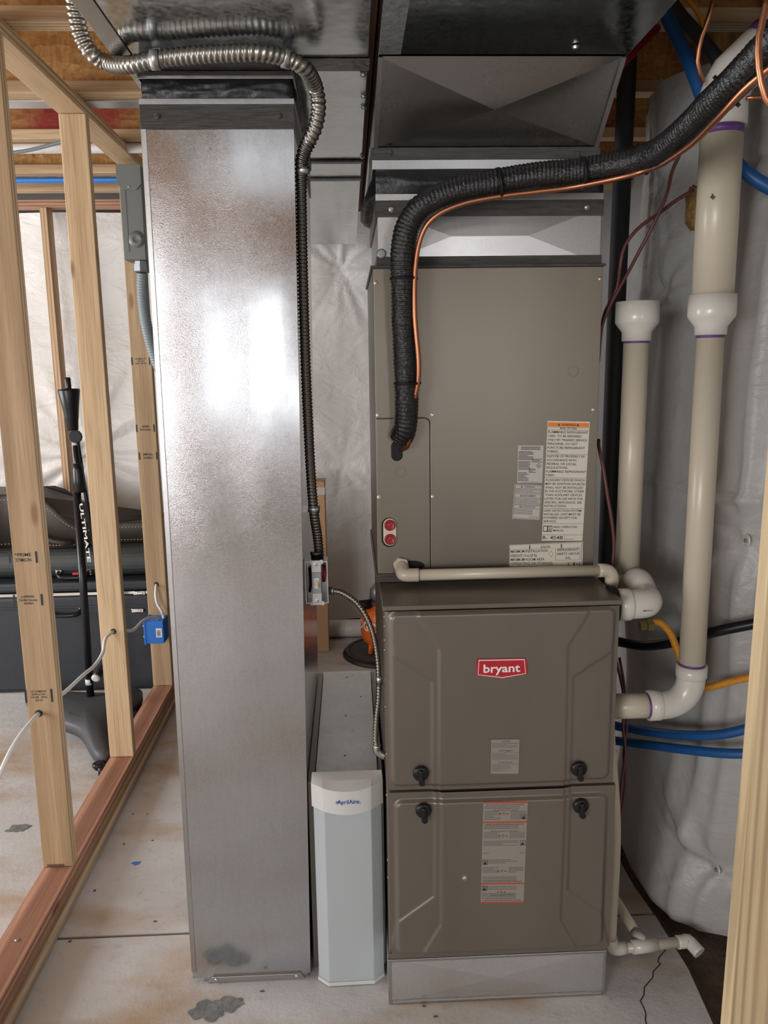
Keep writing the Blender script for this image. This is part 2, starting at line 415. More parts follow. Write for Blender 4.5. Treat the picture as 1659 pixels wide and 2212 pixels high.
def window(name, mk, a0, a1, z0, z1):
    o = struct(obj(name, mk(MB(), a0, a1, z0, z1, .10, .14), MT['glass_sky']))
    mb = MB()
    for (p, q, r, s_) in ((a0, a0+.05, z0, z1), (a1-.05, a1, z0, z1), (a0+.05, a1-.05, z0, z0+.05), (a0+.05, a1-.05, z1-.05, z1), ((a0+a1)/2-.02, (a0+a1)/2+.02, z0+.05, z1-.05)):
        mk(mb, p, q, r, s_, .06, .10)
    obj('window_frame', mb, MT['white_plastic'], o)
for k_, w_ in enumerate(((-1.15, -.49, 1.0, 2.24), (-3.97, -2.03, .78, 2.22), (.82, 1.28, .78, 2.22))):  # the second one is made up to carry the fill light
    window('window_%d' % (k_+1), lambda m, a, b, c, d, t0, t1: m.box(a, b, YF-t1, YF-t0, c, d), *w_)
window('window_4', lambda m, a, b, c, d, t0, t1: m.box(XL-t1, XL-t0, a, b, c, d), -.52, 1.92, .78, 2.22)

struct(box('added_reflector_door', -2.0, -1.22, YF, YF+.04, .005, 2.05, MT['wood_z'], None, .004))  # unseen door added only to tint the tall duct's reflection
# stud partition on the left
ZP = .076; ZT = 2.378
def empty_struct(name, loc):
    o = bpy.data.objects.new(name, None); COL.objects.link(o); o.location = loc; ORG[o.name] = V(loc); return struct(o)
wl = empty_struct('wall_partition', (-.96, .8, 0))
box('sole_plate', -.989, -.900, -1.1, 2.35, 0, .037, MT['wood_pale_y'], wl, .003)
box('bottom_plate', -1.013, -.923, -1.1, 2.35, .038, ZP, MT['wood_red_y'], wl, .003)
box('top_plate', -1.013, -.923, -1.1, 2.35, ZT, ZT+.038, MT['wood_y'], wl, .002)
studs = []
for y0, m in ((-.22, 'wood_z'), (.50, 'wood_z'), (1.193, 'wood_z'), (1.897, 'wood_z')):
    o = box('stud', -1.012, -.923, y0, y0+.038, ZP+.001, ZT-.001, MT[m], wl, .0025); studs.append(o)
for y0, ys in ((.30, .003),):
    obj('nail_head', MB().lathe([(.006, 0), (.006, .002), (.003, .003)], (-.965, .185, ZP+.0003)), MT['zinc'], wl)
# second, further stud wall in front of the back wall
wf = empty_struct('wall_far', (-2.0, 2.85, 0))
box('top_plate', -4.2, -.6, 2.855, 2.944, 2.385, 2.423, MT['wood_red_x'], wf, .002)
box('bottom_plate', -4.2, -.95, 2.855, 2.944, 0, .038, MT['wood_red_x'], wf, .002)
for x0 in (-3.28, -2.49, -1.685, -.98):
    box('stud', x0, x0+.038, 2.856, 2.943, .039, 2.384, MT['wood_far'], wf, .002)
# framing of the mechanical room entry on the right, close to the camera
we = empty_struct('wall_entry', (.75, -.3, 0))
obj('stud', MB().hexa([(.684,-.32,.039),(.773,-.32,.039),(.773,-.282,.039),(.684,-.282,.039),(.712,-.32,2.377),(.801,-.32,2.377),(.801,-.282,2.377),(.712,-.282,2.377)]), MT['wood_pale_z'], we, .0025)
box('bottom_plate', .684, .773, -1.2, -.282, .001, .038, MT['wood_pale_y'], we, .002)
box('top_plate', .705, .80, -1.2, -.18, ZT, ZT+.038, MT['wood_y'], we, .002)

# ink stamps on the studs
UX, UZ = V((1, 0, 0)), V((0, 0, 1))
def stamp(stud, pxc, pyc, y, lines, flip=False, wid=.052, hh=.03, bars=True):
    c = at(pxc, pyc, y=y); c.y = y-.0007; sg = -1 if flip else 1; mb = MB(); n = len(lines)
    ux, uz = UX*sg, UZ*sg
    for i, (s_, wd) in enumerate(lines):
        h = hh/n*.62; o = c+uz*(hh/2-(i+.8)*hh/n)
        text_mb(mb, s_, o, ux, uz, h, wd*wid, 'C', .012)
    if bars:
        for q in (-1, 1):
            x = c+ux*(q*wid*.73)
            mb.add([x-UX*.003-UZ*hh*.55, x+UX*.003-UZ*hh*.55, x+UX*.003+UZ*hh*.55, x-UX*.003+UZ*hh*.55], [(0,1,2,3)])
    obj('ink_stamp', mb, MT['ink'], stud, recalc=False)
stamp(studs[1], 50, 1204, .50, [('^PRIME', .9), ('STIMSON', .85)], wid=.05)
stamp(studs[1], 61, 1296, .50, [('(o) RENEWABLE', .7), ('Certified Sourcing', .95), ('APA-70014', .5)], wid=.052)
stamp(studs[1], 84, 1503, .50, [('167 STIMSON', .85), ('(WP) STUD', .8), ('1/4 EE  SPFs', .95), ('KD HT', .4)], wid=.05, hh=.036)
stamp(studs[1], 121, 1869, .50, [('IIIIIIIIIIIIIIIIIIIIIII', 1)], wid=.05, hh=.012, bars=False)
stamp(studs[3], 304, 780, 1.897, [('1/4 EE  SPFs', .95), ('STUD', .6), ('167 STIMSON', .9)], True)
stamp(studs[3], 314, 925, 1.897, [('Certified Sourcing', .95), ('RENEWABLE', .6)], True)
stamp(studs[3], 320, 985, 1.897, [('STIMSON', .8), ('^PRIME', .9)], True)

# ================================================================== white vinyl blankets on the foundation walls
def pinch(u, v_, pins):
    s_ = 0
    for (a, b, amp, rad, k, ph) in pins:
        du, dv = u-a, v_-b; r = math.hypot(du, dv); t = math.atan2(dv, du)
        cs = V((math.cos(t)*k*.42, math.sin(t)*k*.42, a+ph))
        s_ += amp*math.exp(-(r/rad)**1.3)*(.35+1.1*noise.noise(cs)+.35*noise.noise(cs*2.3))
        s_ += amp*1.3*math.exp(-(r/(rad*.22))**2)
    return s_
bp_ = [(at(178, 985, y=2.97).x, at(178, 985, y=2.97).z, .026, .5, 11, 0), (at(735, 580, y=2.97).x, at(735, 580, y=2.97).z, .014, .4, 9, 1), (-2.4, 1.3, .03, .5, 11, 2), (-.12, .95, .008, .5, 6, .4), (-2.9, .8, .03, .5, 9, 0)]
def f_back(u, v_):
    x = -4.3+u*5.2; z = .02+v_*2.36
    n = noise.noise(V((x*1.4, z*1.1, 0)))*.04+noise.noise(V((x*3, z*6.5, 4)))*.012
    roll = .06*math.exp(-((z-.02)/.12)**2)
    return (x, 3.02+n+pinch(x, z, bp_)-roll*0+.02*math.sin(z*5+x), z)
mb = MB().grid(330, 150, f_back)
mb.grid(330, 2, lambda u, v_: V(f_back(u, 1))+V((0, v_*.08, v_*.02)))
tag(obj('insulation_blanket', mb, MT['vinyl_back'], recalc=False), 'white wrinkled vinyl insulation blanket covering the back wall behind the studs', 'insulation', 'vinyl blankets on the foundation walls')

yy = [-.7, -.05, .12, .16, .20, .25, .34, .47, .62, .84]; xx = [1.10, 1.03, .965, .915, .835, .785, .76, .755, .765, .79]
def bx_(y):
    for i in range(len(yy)-1):
        if y <= yy[i+1]:
            t = max(0, (y-yy[i])/(yy[i+1]-yy[i])); t = t*t*(3-2*t) if i else t; return xx[i]+(xx[i+1]-xx[i])*t
    return xx[-1]
rp = []
def f_right(u, v_):
    y = -.7+u*1.54; z = .012+v_*2.25
    hang = .05*math.sin(min(1, max(0, z-.03)/.95)*PI)*(.4+.6*max(0, 1-abs(z-.3)))+.03*max(0, z-1.0)
    low = .10*math.exp(-(z/.10)**2)*(1 if y < .5 else .3)
    n = noise.noise(V((y*2.2, z*1.3, 7)))*.028+noise.noise(V((y*6, z*4, 2)))*.011+noise.noise(V((y*14, z*9, 5)))*.004
    fold = -.012*math.exp(-((z-(1.19+.05*y))/.012)**2)
    top = .05*max(0, z-1.75)*math.sin(y*9)
    ys_ = y-.16*min(1, max(0, (z-.05)/.5))*(1 if y < .45 else max(0, 1-(y-.45)/.3))*0
    dm = min(1, z/.25); wide = .085*min(1, max(0, (z-.12)/.7))*math.exp(-((y-.30)/.16)**2)
    return (bx_(y)+hang*.6+(n+pinch(y, z, rp)+fold)*dm+top+wide+.012*math.exp(-(z/.03)**2), y, z)
def on_blanket(px, py):
    for k in range(700):
        P = at(px, py, x=.55+k*.001)
        if P.x >= f_right((P.y+.7)/1.54, (P.z-.012)/2.25)[0]: break
    return P
P1 = on_blanket(1600, 1168); P2 = on_blanket(1522, 1880)
rp = [(P1.y, P1.z, .016, .28, 7, .5), (P2.y, P2.z, .030, .22, 8, 1.2), (.3, 2.0, .012, .2, 6, 0), (.62, 2.02, .012, .2, 7, 2), (.55, 1.72, .012, .16, 6, 1)]
mb = MB().grid(170, 240, f_right)
mb.grid(2, 240, lambda u, v_: V(f_right(1, v_))+V((u*.28, u*.02, 0)))
mb.grid(170, 2, lambda u, v_: V(f_right(u, 1))+V((v_*.2, 0, v_*.01)))
bk = tag(obj('insulation_blanket', mb, MT['vinyl'], recalc=False), 'shade-greyed white bulging vinyl insulation blanket on the right wall behind the white pipes', 'insulation', 'vinyl blankets on the foundation walls')
for (a, P) in ((1, P1), (2, P2)):
    u = (P.y+.7)/1.54; v_ = (P.z-.012)/2.25; q = V(f_right(u, v_))
    obj('fastener_washer', MB().lathe([(.016, 0), (.016, .002), (.012, .004), (.005, .003)], q+V((-.008, 0, 0)), (-1, 0, 0), 16), MT['pvc_white'], bk)
    obj('fastener_pin', MB().lathe([(.0045, 0), (.0045, .006)], q+V((-.010, 0, 0)), (-1, 0, 0), 10), MT['zinc_gray'], bk)
# bare fibreglass above and behind the torn blanket
def lump(name, c, s_, seed, m):
    mb = MB(); c = V(c); n = 26
    def fn(u, v_):
        t = u*2*PI; p = (v_-.5)*PI; d = V((math.cos(p)*math.cos(t), math.cos(p)*math.sin(t), math.sin(p)))
        d = V((math.copysign(abs(d.x)**.6, d.x), math.copysign(abs(d.y)**.6, d.y), math.copysign(abs(d.z)**.6, d.z)))
        k = 1+.22*noise.noise(d*2+V((seed, 0, 0)))+.08*noise.noise(d*6+V((seed, 3, 0)))
        return c+V((d.x*s_[0]*k, d.y*s_[1]*k, d.z*s_[2]*k))
    mb.grid(n*2, n, fn); return obj(name, mb, m)
tag(lump('fiberglass_batt', (1.2, .25, 2.50), (.16, .75, .16), 3, MT['fiberglass']), 'brown fibreglass batt bulging above the blanket under the joists', 'insulation')
c = at(1640, 390, y=.38); tag(lump('fiberglass_batt', (c.x+.07, .38, c.z), (.06, .10, .16), 9, MT['fiberglass']), 'yellow fibreglass batt exposed right of the wide white pipe', 'insulation')
c = at(1497, 440, y=.30); tag(lump('fiberglass_batt', (c.x+.01, .30, c.z-.01), (.022, .03, .05), 5, MT['fiberglass']), 'small yellow fibreglass tuft poking out left of the wide white pipe', 'insulation')
# ================================================================== DUCTWORK
def zat(py, y, px=1050): return at(px, py, y=y).z
def xat(px, y, py=1106): return at(px, py, y=y).x
def screw(parent, c, ax=(0, -1, 0), r=.006, m='zinc', name='screw'):
    mb = MB().lathe([(r*1.25, 0), (r*1.25, r*.25), (r, r*.3), (r*.95, r*.8), (r*.6, r*.95)], c, ax, 8, False)
    return obj(name, mb, MT[m], parent)
def ring(x0, x1, y0, y1, z0, z1, t):
    """rectangular band round a duct"""
    lo_ = [(x0-t,y0-t),(x1+t,y0-t),(x1+t,y1+t),(x0-t,y1+t),(x0,y0),(x1,y0),(x1,y1),(x0,y1)]; q_ = []
    for i in range(4):
        j = (i+1) % 4; q_ += [(i,j,8+j,8+i), (4+j,4+i,12+i,12+j), (i,4+i,4+j,j), (8+i,8+j,12+j,12+i)]
    return MB().add([(a,b,z0) for a,b in lo_]+[(a,b,z1) for a,b in lo_], q_)

# ---- tall return drop
DY, DB = .099, .83
zB = zat(276, DY, 470); zb0 = zat(226, DY, 470); zs0 = zat(213, DY, 470); zf1 = zat(171, DY, 470); zs1 = zat(163, DY, 470); ZTR = 2.155
t = thing('return_duct', 'tall bright galvanized sheet metal duct standing on the floor left of the furnace', 'duct', (-.34, .46, 0))
L0, R0, L1, R1 = -.496, -.198, -.489, -.1715
def dx(z): k = z/zB; return L0+(L1-L0)*k, R0+(R1-R0)*k
nz, nx = 34, 12
mb = MB()
def f_front(u, v_):
    z = .012+(zB+.03-.012)*v_; l, r = dx(z); e = min(u, 1-u)*min(1, v_*6)
    return (l+(r-l)*u, DY+.0016*noise.noise(V((u*3, z*3.2, 1)))*min(1, e*8), z)
mb.grid(nx, nz*2, f_front)
l, r = dx(.012); l1, r1 = dx(zB+.03)
mb.add([(r,DY,.012),(r,DB,.012),(r1,DB,zB+.03),(r1,DY,zB+.03),(l,DY,.012),(l,DB,.012),(l1,DB,zB+.03),(l1,DY,zB+.03)], [(0,1,2,3),(4,7,6,5),(1,5,6,2)])
obj('duct_body', mb, MT['galv'], t)
# lock seam down the left front corner
l, r = dx(.05); l1, r1 = dx(zB)
obj('corner_seam', MB().hexa([(l-.003,DY-.002,.03),(l+.009,DY-.002,.03),(l+.009,DY+.01,.03),(l-.003,DY+.01,.03),(l1-.003,DY-.002,zB),(l1+.009,DY-.002,zB),(l1+.009,DY+.01,zB),(l1-.003,DY+.01,zB)]), MT['galv_dull'], t, .001)
fl_ = [V((-.458,DY-.006,.001)),V((-.212,DY-.006,.001)),V((-.222,DY-.006,.017)),V((-.447,DY-.006,.017))]
obj('bottom_flange', MB().prism(fl_, (0, .012, 0)), MT['galv_dull'], t, .0008)
box('bottom_cap', -.47, -.205, DY+.002, DB-.01, .0005, .011, MT['galv_dull'], t)
for x in (-.436, -.232): obj('rivet', MB().lathe([(.006, 0), (.006, .001), (.004, .003)], (x, DY-.0062, .009), (0, -1, 0), 10), MT['zinc'], t)
l1, r1 = dx(zB)
obj('mastic_band', ring(l1+.001, r1-.001, DY, DB, zB-.003, zb0, .004), MT['mastic'], t, .0015)
obj('metal_collar', ring(l1, r1, DY, DB, zb0, zs0, .003), MT['galv_dull'], t, .001)
def f_sleeve(x0, x1, y0, y1, z0, z1, bulge, seed, sag=0):
    P = [(x0,y0),(x1,y0),(x1,y1),(x0,y1)]; n = 25; lens = [x1-x0, y1-y0, x1-x0, y1-y0]
    def fn(u, v_):
        s_ = u*4; k = min(3, int(s_)); t_ = s_-k; a, b = P[k], P[(k+1) % 4]
        x = a[0]+(b[0]-a[0])*t_; y = a[1]+(b[1]-a[1])*t_; nrm = [(0,-1),(1,0),(0,1),(-1,0)][k]
        w_ = math.sin(PI*v_); e = math.sin(PI*min(1, max(0, t_)))**.4
        d = w_*(bulge[k]*e+.006*noise.noise(V((s_*7, v_*2.5, seed)))+.004*noise.noise(V((s_*16, v_*5, seed+2))))
        return (x+nrm[0]*d, y+nrm[1]*d, z0+(z1-z0)*v_-(sag*w_*e*(1 if k == 3 else .15)))
    return MB().grid(101, 13, fn)
obj('flexible_connector', f_sleeve(l1+.004, r1-.002, DY+.002, DB, zs0-.002, zf1+.002, (.006, .018, .01, .01), 3), MT['fabric_black'], t)
obj('metal_collar', ring(l1, r1, DY, DB, zf1, zs1, .003), MT['galv_dull'], t, .001)
obj('mastic_band', ring(l1+.001, r1-.001, DY, DB, zs1, ZTR-.0065, .005), MT['mastic'], t, .0015)
for px in (340, 602): screw(t, at(px, 251, y=DY-.004), m='mastic', r=.006)

# ---- return trunk overhead
t = thing('return_air_duct', 'shiny galvanized trunk duct overhead above the tall return duct', 'duct', (-.26, .8, ZTR))
TX0, TX1 = -.518, -.013
mb = MB(); mb.box(TX0, TX1, -1.15, 2.66, ZTR+.001, 2.39)
obj('duct_body', mb, MT['galv_trunk'], t, .002)
ys = at(700, 130, z=ZTR).y
box('joint_strip', TX0-.004, TX1+.004, ys-.012, ys+.05, ZTR-.005, ZTR, MT['mastic'], t, .002)
for py in (348, 386):
    y = at(690, py, z=ZTR).y; box('joint_strip', TX0-.003, TX1+.003, y-.012, y+.014, ZTR-.006, ZTR, MT['mastic_gray'], t, .002)
box('edge_seam', TX0-.003, TX0+.035, -1.14, ys-.013, ZTR-.002, ZTR, MT['galv_dull'], t, .0008)
for px, py in ((785, 160), (786, 207), (786, 231), (782, 338)): screw(t, at(px, py, z=ZTR-.001), (0, 0, -1), .006)

# ---- supply trunk overhead
t = thing('supply_air_duct', 'dark reflecting galvanized trunk duct overhead above the furnace stack', 'duct', (.26, .2, ZTR))
SX0, SX1 = .006, .516
mb = MB(); mb.box(SX0, SX1, -1.15, 2.0, ZTR+.001, 2.39)
obj('duct_body', mb, MT['galv_supply'], t, .002)
box('brushed_sealant', SX0, SX0+.045, -.8, .02, ZTR-.0012, ZTR, MT['mastic_gray'], t)
screw(t, at(1243, 100, z=ZTR-.001), (0, 0, -1), .006)
box('duct_hanger_wood', -.0105, .0035, -1.0, 2.0, ZTR+.06, 2.39, MT['wood_red_y'], t)

# ---- supply plenum between coil and trunk
PY = .205; PB = .70
x0, x1 = xat(816, PY, 510), xat(1297, PY, 510)
z = {k: zat(v_, PY) for k, v_ in dict(base=572, m0=553, m1=468, b1=433, s1=418, s2=366, b2=345, b3=319).items()}
t = thing('supply_plenum', 'galvanized plenum with black fabric collar between the coil cabinet and the overhead trunk', 'duct', ((x0+x1)/2, .45, z['base']))
obj('mastic_band', ring(x0, x1, PY, PB, z['base']-.001, z['m0'], .004), MT['mastic'], t, .0015)
mb = MB()
xm, zm = (x0+x1)/2, (z['m0']+z['m1'])/2
zl, zh = z['base'], z['m1']+.02
mb.add([(x0,PY,zl),(x1,PY,zl),(x1,PY,zh),(x0,PY,zh),(x0+.17,PY-.004,(zl+zh)/2),(x1-.17,PY-.004,(zl+zh)/2)], [(0,1,5,4),(1,2,5),(2,3,4,5),(3,0,4)])
mb.add([(x0,PY,zl),(x0,PB,zl),(x0,PB,zh),(x0,PY,zh),(x1,PY,zl),(x1,PB,zl),(x1,PB,zh),(x1,PY,zh)], [(0,3,2,1),(4,5,6,7),(1,2,6,5)])
obj('plenum_body', mb, MT['galv_dull'], t)
obj('mastic_band', ring(x0, x1, PY, PB, z['m1'], z['b1'], .005), MT['mastic'], t, .0015)
obj('metal_collar', ring(x0, x1, PY, PB, z['b1'], z['s1'], .004), MT['galv_dull'], t, .001)
xa, xb = xat(807, PY, 330), xat(1291, PY, 330)
obj('flexible_connector', f_sleeve(x0-.003, x1+.002, PY-.003, PB, z['s1']-.002, z['s2']+.002, (.012, .012, .01, .030), 8, .03), MT['fabric_black'], t)
obj('metal_collar', ring(xa, xb, PY, PB, z['s2'], z['b2'], .004), MT['galv_dull'], t, .001)
obj('mastic_band', ring(xa, xb, PY, PB, z['b2'], z['b3'], .005), MT['mastic'], t, .0015)
YT = .03; xt0, xt1 = .006, .512; zt = ZTR-.001
A, B, C, D = V((xa,PY,z['b3'])), V((xb,PY,z['b3'])), V((xt1,YT,zt)), V((xt0,YT,zt)); M = (A+B+C+D)/4+V((0,-.008,-.013))
mb = MB(); mb.add([A,B,C,D,M], [(0,1,4),(1,2,4),(2,3,4),(3,0,4)])
E_, F_, G_, H_ = V((xa,PB,z['b3'])), V((xb,PB,z['b3'])), V((xt1,PB,zt)), V((xt0,PB,zt))
mb.add([A,D,H_,E_,B,C,G_,F_], [(0,1,2,3),(4,7,6,5),(3,2,6,7)])
obj('transition', mb, MT['galv_satin'], t)
for (p, q, s_) in ((A, D, 1), (B, C, -1)):
    d = V((.010*s_, 0, 0)); n_ = V((0, -.004, -.004))
    obj('corner_seam', MB().hexa([p, p+d, p+d+n_, p+n_, q, q+d, q+d+n_, q+n_]), MT['galv_dull'], t)
for px, py in ((842, 330), (1248, 335), (1268, 447), (846, 452)): screw(t, at(px, py, y=PY-.005), m='mastic' if py < 400 else 'steel', r=.0055)
c = at(824, 548, y=PY-.004)
obj('mastic_dab', MB().lathe([(.011, 0), (.011, .0015), (.008, .002)], c, (0, -1, 0), 16), MT['zinc_gray'], t)

# ================================================================== EVAPORATOR COIL CABINET
CY = .19; CX0, CX1 = -.006, .529; CZ0 = 1.015; CZ1 = z['base']-.002
t = thing('coil_cabinet', 'tall grey-beige evaporator coil cabinet standing on top of the furnace', 'air conditioner', (.26, .45, CZ0)); coil = t
box('cabinet_body', CX0, CX1, CY+.012, .74, CZ0, CZ1, MT['beige'], t, .002)
def cp_(px, py): p = at(px, py, y=CY); return p.x, p.z
zt_ = cp_(1050, 578)[1]; zb_ = cp_(1050, 1234)[1]
ax1 = cp_(929, 1100)[0]; az1 = cp_(870, 904)[1]
out = [V((ax1+.0015, CY, zb_)), V((CX1-.001, CY, zb_)), V((CX1-.001, CY, zt_)), V((CX0+.001, CY, zt_)), V((CX0+.001, CY, az1+.0015))]
out += [V((ax1-.014, CY, az1-.014))+V((math.cos(a), 0, math.sin(a)))*.0155 for a in [PI/2*(1-i/8) for i in range(9)]]
obj('front_panel', MB().prism(out, (0, .012, 0)), MT['beige'], t, .0012)
out = [V((CX0+.002, CY, zb_)), V((ax1, CY, zb_))]+[V((ax1-.014, CY, az1-.014))+V((math.cos(a), 0, math.sin(a)))*.014 for a in [PI/2*i/8 for i in range(9)]]+[V((CX0+.002, CY, az1))]
acc = obj('access_panel', MB().prism(out, (0, .011, 0)), MT['beige'], t, .0012)
obj('mastic_band', ring(CX0, CX1, CY+.004, .74, zt_+.001, CZ1+.001, .006), MT['mastic'], t, .002)
obj('mastic_band', ring(CX0, CX1, CY+.006, .74, CZ0, zb_-.001, .005), MT['mastic'], t, .002)
for px, py in ((811, 611), (1296, 602), (816, 897), (934, 896), (1281, 885), (819, 1074), (935, 1073)):
    p = at(px, py, y=CY); p.x = min(max(p.x, CX0+.006), CX1-.006); screw(t, (p.x, CY-.0005, p.z), r=.0038, m='screw_brass' if py < 700 else 'zinc')
for px, py, r in ((866, 1020, .0125), (1238, 802, .0125)):
    p = at(px, py, y=CY-.0004); mb = MB(); q_ = [p+V((math.cos(a)*rr, 0, math.sin(a)*rr)) for rr in (r, r-.0007) for a in [2*PI*i/36 for i in range(36)]]; mb.add(q_, [(i, (i+1) % 36, 36+(i+1) % 36, 36+i) for i in range(36)]); obj('knockout_ring', mb, MT['ink_gray'], t)
def stadium(c, w_, h_, n=10):
    r = w_/2; d = h_/2-r; c = V(c)
    return [c+V((r*math.cos(a), 0, d+r*math.sin(a))) for a in [PI*i/n for i in range(n+1)]]+[c+V((r*math.cos(a), 0, -d+r*math.sin(a))) for a in [PI+PI*i/n for i in range(n+1)]]
p = at(857, 974, y=CY); obj('line_grommet', MB().prism(stadium((p.x, CY-.006, p.z), .027, .048), (0, .008, 0)), MT['rubber'], t, .002)
p = at(842, 1149, y=CY); cp = obj('port_plate', MB().prism(stadium((p.x, CY-.004, p.z), .032, .068), (0, .006, 0)), MT['cream_plastic'], t, .0015)
obj('plate_shadow_gap', MB().prism(stadium((p.x-.0015, CY-.0012, p.z-.001), .037, .073), (0, .003, 0)), MT['rubber'], t)
for d in (.0175, -.0175):
    obj('red_cap', MB().lathe([(.0135, 0), (.0135, .004), (.012, .005), (.010, .0048), (.0085, .003), (.003, .003), (.002, .0042)], (p.x, CY-.004, p.z+d), (0, -1, 0), 24), MT['red_cap'], cp, label='red rubber port plug')
p = at(887, 1222, y=CY); obj('drain_pan_opening', MB().prism([q for q in [V((p.x, CY-.001, p.z))+V((.034*math.cos(a), 0, .013*math.sin(a))) for a in [2*PI*i/24 for i in range(24)]]], (0, .003, 0)), MT['rubber'], t)

# stickers
def sticker(parent, corners, y, m, dpt=.0006, name='sticker', rad=0):
    pts = [at(a, b, y=y) for a, b in corners]
    for q in pts: q.y = y-dpt
    o = obj(name, MB().prism(pts, (0, dpt, 0)), m, parent)
    TL, TR, BR, BL = pts
    def uv(u, v_, e=.0002):
        p = TL.lerp(TR, u).lerp(BL.lerp(BR, u), v_); return V((p.x, y-dpt-e, p.z))
    return o, uv
def print_lines(mb, uv, items):
    """items: (text, u, v baseline, cap height in v, width in u or None, align)"""
    for s_, u, v_, h, w_, al in items:
        ux = (uv(u+.01, v_)-uv(u, v_)); lu = ux.length/.01; ux.normalize(); uy = uv(u, v_-.01)-uv(u, v_); lv = uy.length/.01; uy.normalize()
        text_mb(mb, s_, uv(u, v_), ux, uy, h*lv, None if w_ is None else w_*lu, al, .012)
def rect(mb, uv, u0, v0, u1, v1, e=.0002): mb.add([uv(u0, v0, e), uv(u1, v0, e), uv(u1, v1, e), uv(u0, v1, e)], [(0,1,2,3)])
def frame(mb, uv, u0, v0, u1, v1, tu=.006, tv=.004):
    rect(mb, uv, u0, v0, u1, v0+tv); rect(mb, uv, u0, v1-tv, u1, v1); rect(mb, uv, u0, v0, u0+tu, v1); rect(mb, uv, u1-tu, v0, u1, v1)
def micro(mb, uv, u0, v0, u1, v1, n, seed=0, fill=.42):
    rg = random.Random(seed); dv = (v1-v0)/n
    for i in range(n):
        u = u0; e = u1 if rg.random() < .75 else u0+(u1-u0)*rg.uniform(.45, .9)
        while u < e:
            w_ = rg.uniform(.03, .11)*(u1-u0); rect(mb, uv, u, v0+i*dv, min(u+w_, e), v0+i*dv+dv*fill); u += w_+.012*(u1-u0)
def tri(mb, uv, u, v_, w_, h): mb.add([uv(u-w_/2, v_), uv(u+w_/2, v_), uv(u, v_-h)], [(0,1,2)])
def book(mb, uv, u0, v0, u1, v1):
    um = (u0+u1)/2; tu = (u1-u0)*.06; tv = tu*.5
    for a, b in ((u0, um), (um, u1)): frame(mb, uv, a, v0, b, v1, tu, tv)
    rect(mb, uv, (um+u1)/2-.012, v0+(v1-v0)*.42, (um+u1)/2+.012, v0+(v1-v0)*.8); rect(mb, uv, (um+u1)/2-.012, v0+(v1-v0)*.18, (um+u1)/2+.012, v0+(v1-v0)*.3)
SY = CY-.0002
st, uv = sticker(coil, [(1183,909),(1274,911),(1258,1168),(1170,1168)], SY, MT['sticker'])
st['label'] = 'tall fire warning sticker with an orange header'
mb = MB(); rect(mb, uv, .012, .012, .985, .045); obj('orange_header', mb, MT['orange_ink'], st, recalc=False)
def uv2(u, v_, e=.0002): return uv(u, v_, .0004)
mb = MB(); print_lines(mb, uv2, [('WARNING', .5, .038, .018, .34, 'C')]); tri(mb, uv2, .27, .038, .06, .02); tri(mb, uv2, .72, .038, .06, .02)
LN = [('RISK OF FIRE', .5, .0665, .016, .40, 'C'), ('FLAMMABLE REFRIGERANT', .02, .099, .0185, .955, 'L'), ('USED. TO BE REPAIRED', .02, .131, .0185, .80, 'L'), ('ONLY BY TRAINED SERVICE', .02, .163, .0185, .935, 'L'), ('PERSONNEL. DO NOT', .02, .195, .0185, .73, 'L'), ('PUNCTURE REFRIGERANT', .02, .227, .0185, .90, 'L'), ('TUBING.', .02, .259, .0185, .28, 'L'),
 ('DISPOSE OF PROPERLY IN', .02, .297, .0185, .90, 'L'), ('ACCORDANCE WITH', .02, .329, .0185, .71, 'L'), ('FEDERAL OR LOCAL', .02, .361, .0185, .72, 'L'), ('REGULATIONS.', .02, .392, .0185, .52, 'L'), ('FLAMMABLE REFRIGERANT', .02, .424, .0185, .965, 'L'), ('USED.', .02, .455, .0185, .21, 'L'),
 ('AUXILIARY DEVICES WHICH', .02, .495, .0185, .945, 'L'), ('MAY BE IGNITION SOURCES', .02, .527, .0185, .95, 'L'), ('SHALL NOT BE INSTALLED', .02, .558, .0185, .915, 'L'), ('IN THE DUCTWORK, OTHER', .02, .589, .0185, .945, 'L'), ('THAN AUXILIARY DEVICES', .02, .620, .0185, .90, 'L'), ('LISTED FOR USE WITH THE', .02, .652, .0185, .925, 'L'), ('SPECIFIC APPLIANCE. SEE', .02, .683, .0185, .905, 'L'), ('INSTRUCTIONS.', .02, .713, .0185, .535, 'L'),
 ('LEAK DETECTION SYSTEM', .02, .752, .0185, .905, 'L'), ('INSTALLED. UNIT MUST BE', .02, .783, .0185, .895, 'L'), ('POWERED EXCEPT FOR', .02, .813, .0185, .815, 'L'), ('SERVICE.', .02, .843, .0185, .315, 'L'), ('READ OPERATORS', .27, .890, .017, .58, 'L'), ('MANUAL', .27, .920, .017, .26, 'L'), ('R- 454B', .02, .988, .029, .50, 'L')]
print_lines(mb, uv, LN)
for v_ in (.049, .072, .271, .467, .724, .852, .948): rect(mb, uv, .005, v_, .995, v_+.0022)
rect(mb, uv, .55, .95, .555, .998); book(mb, uv, .02, .872, .24, .922); micro(mb, uv, .57, .985, .78, .992, 1, 3)
obj('printing', mb, MT['ink'], st, recalc=False)

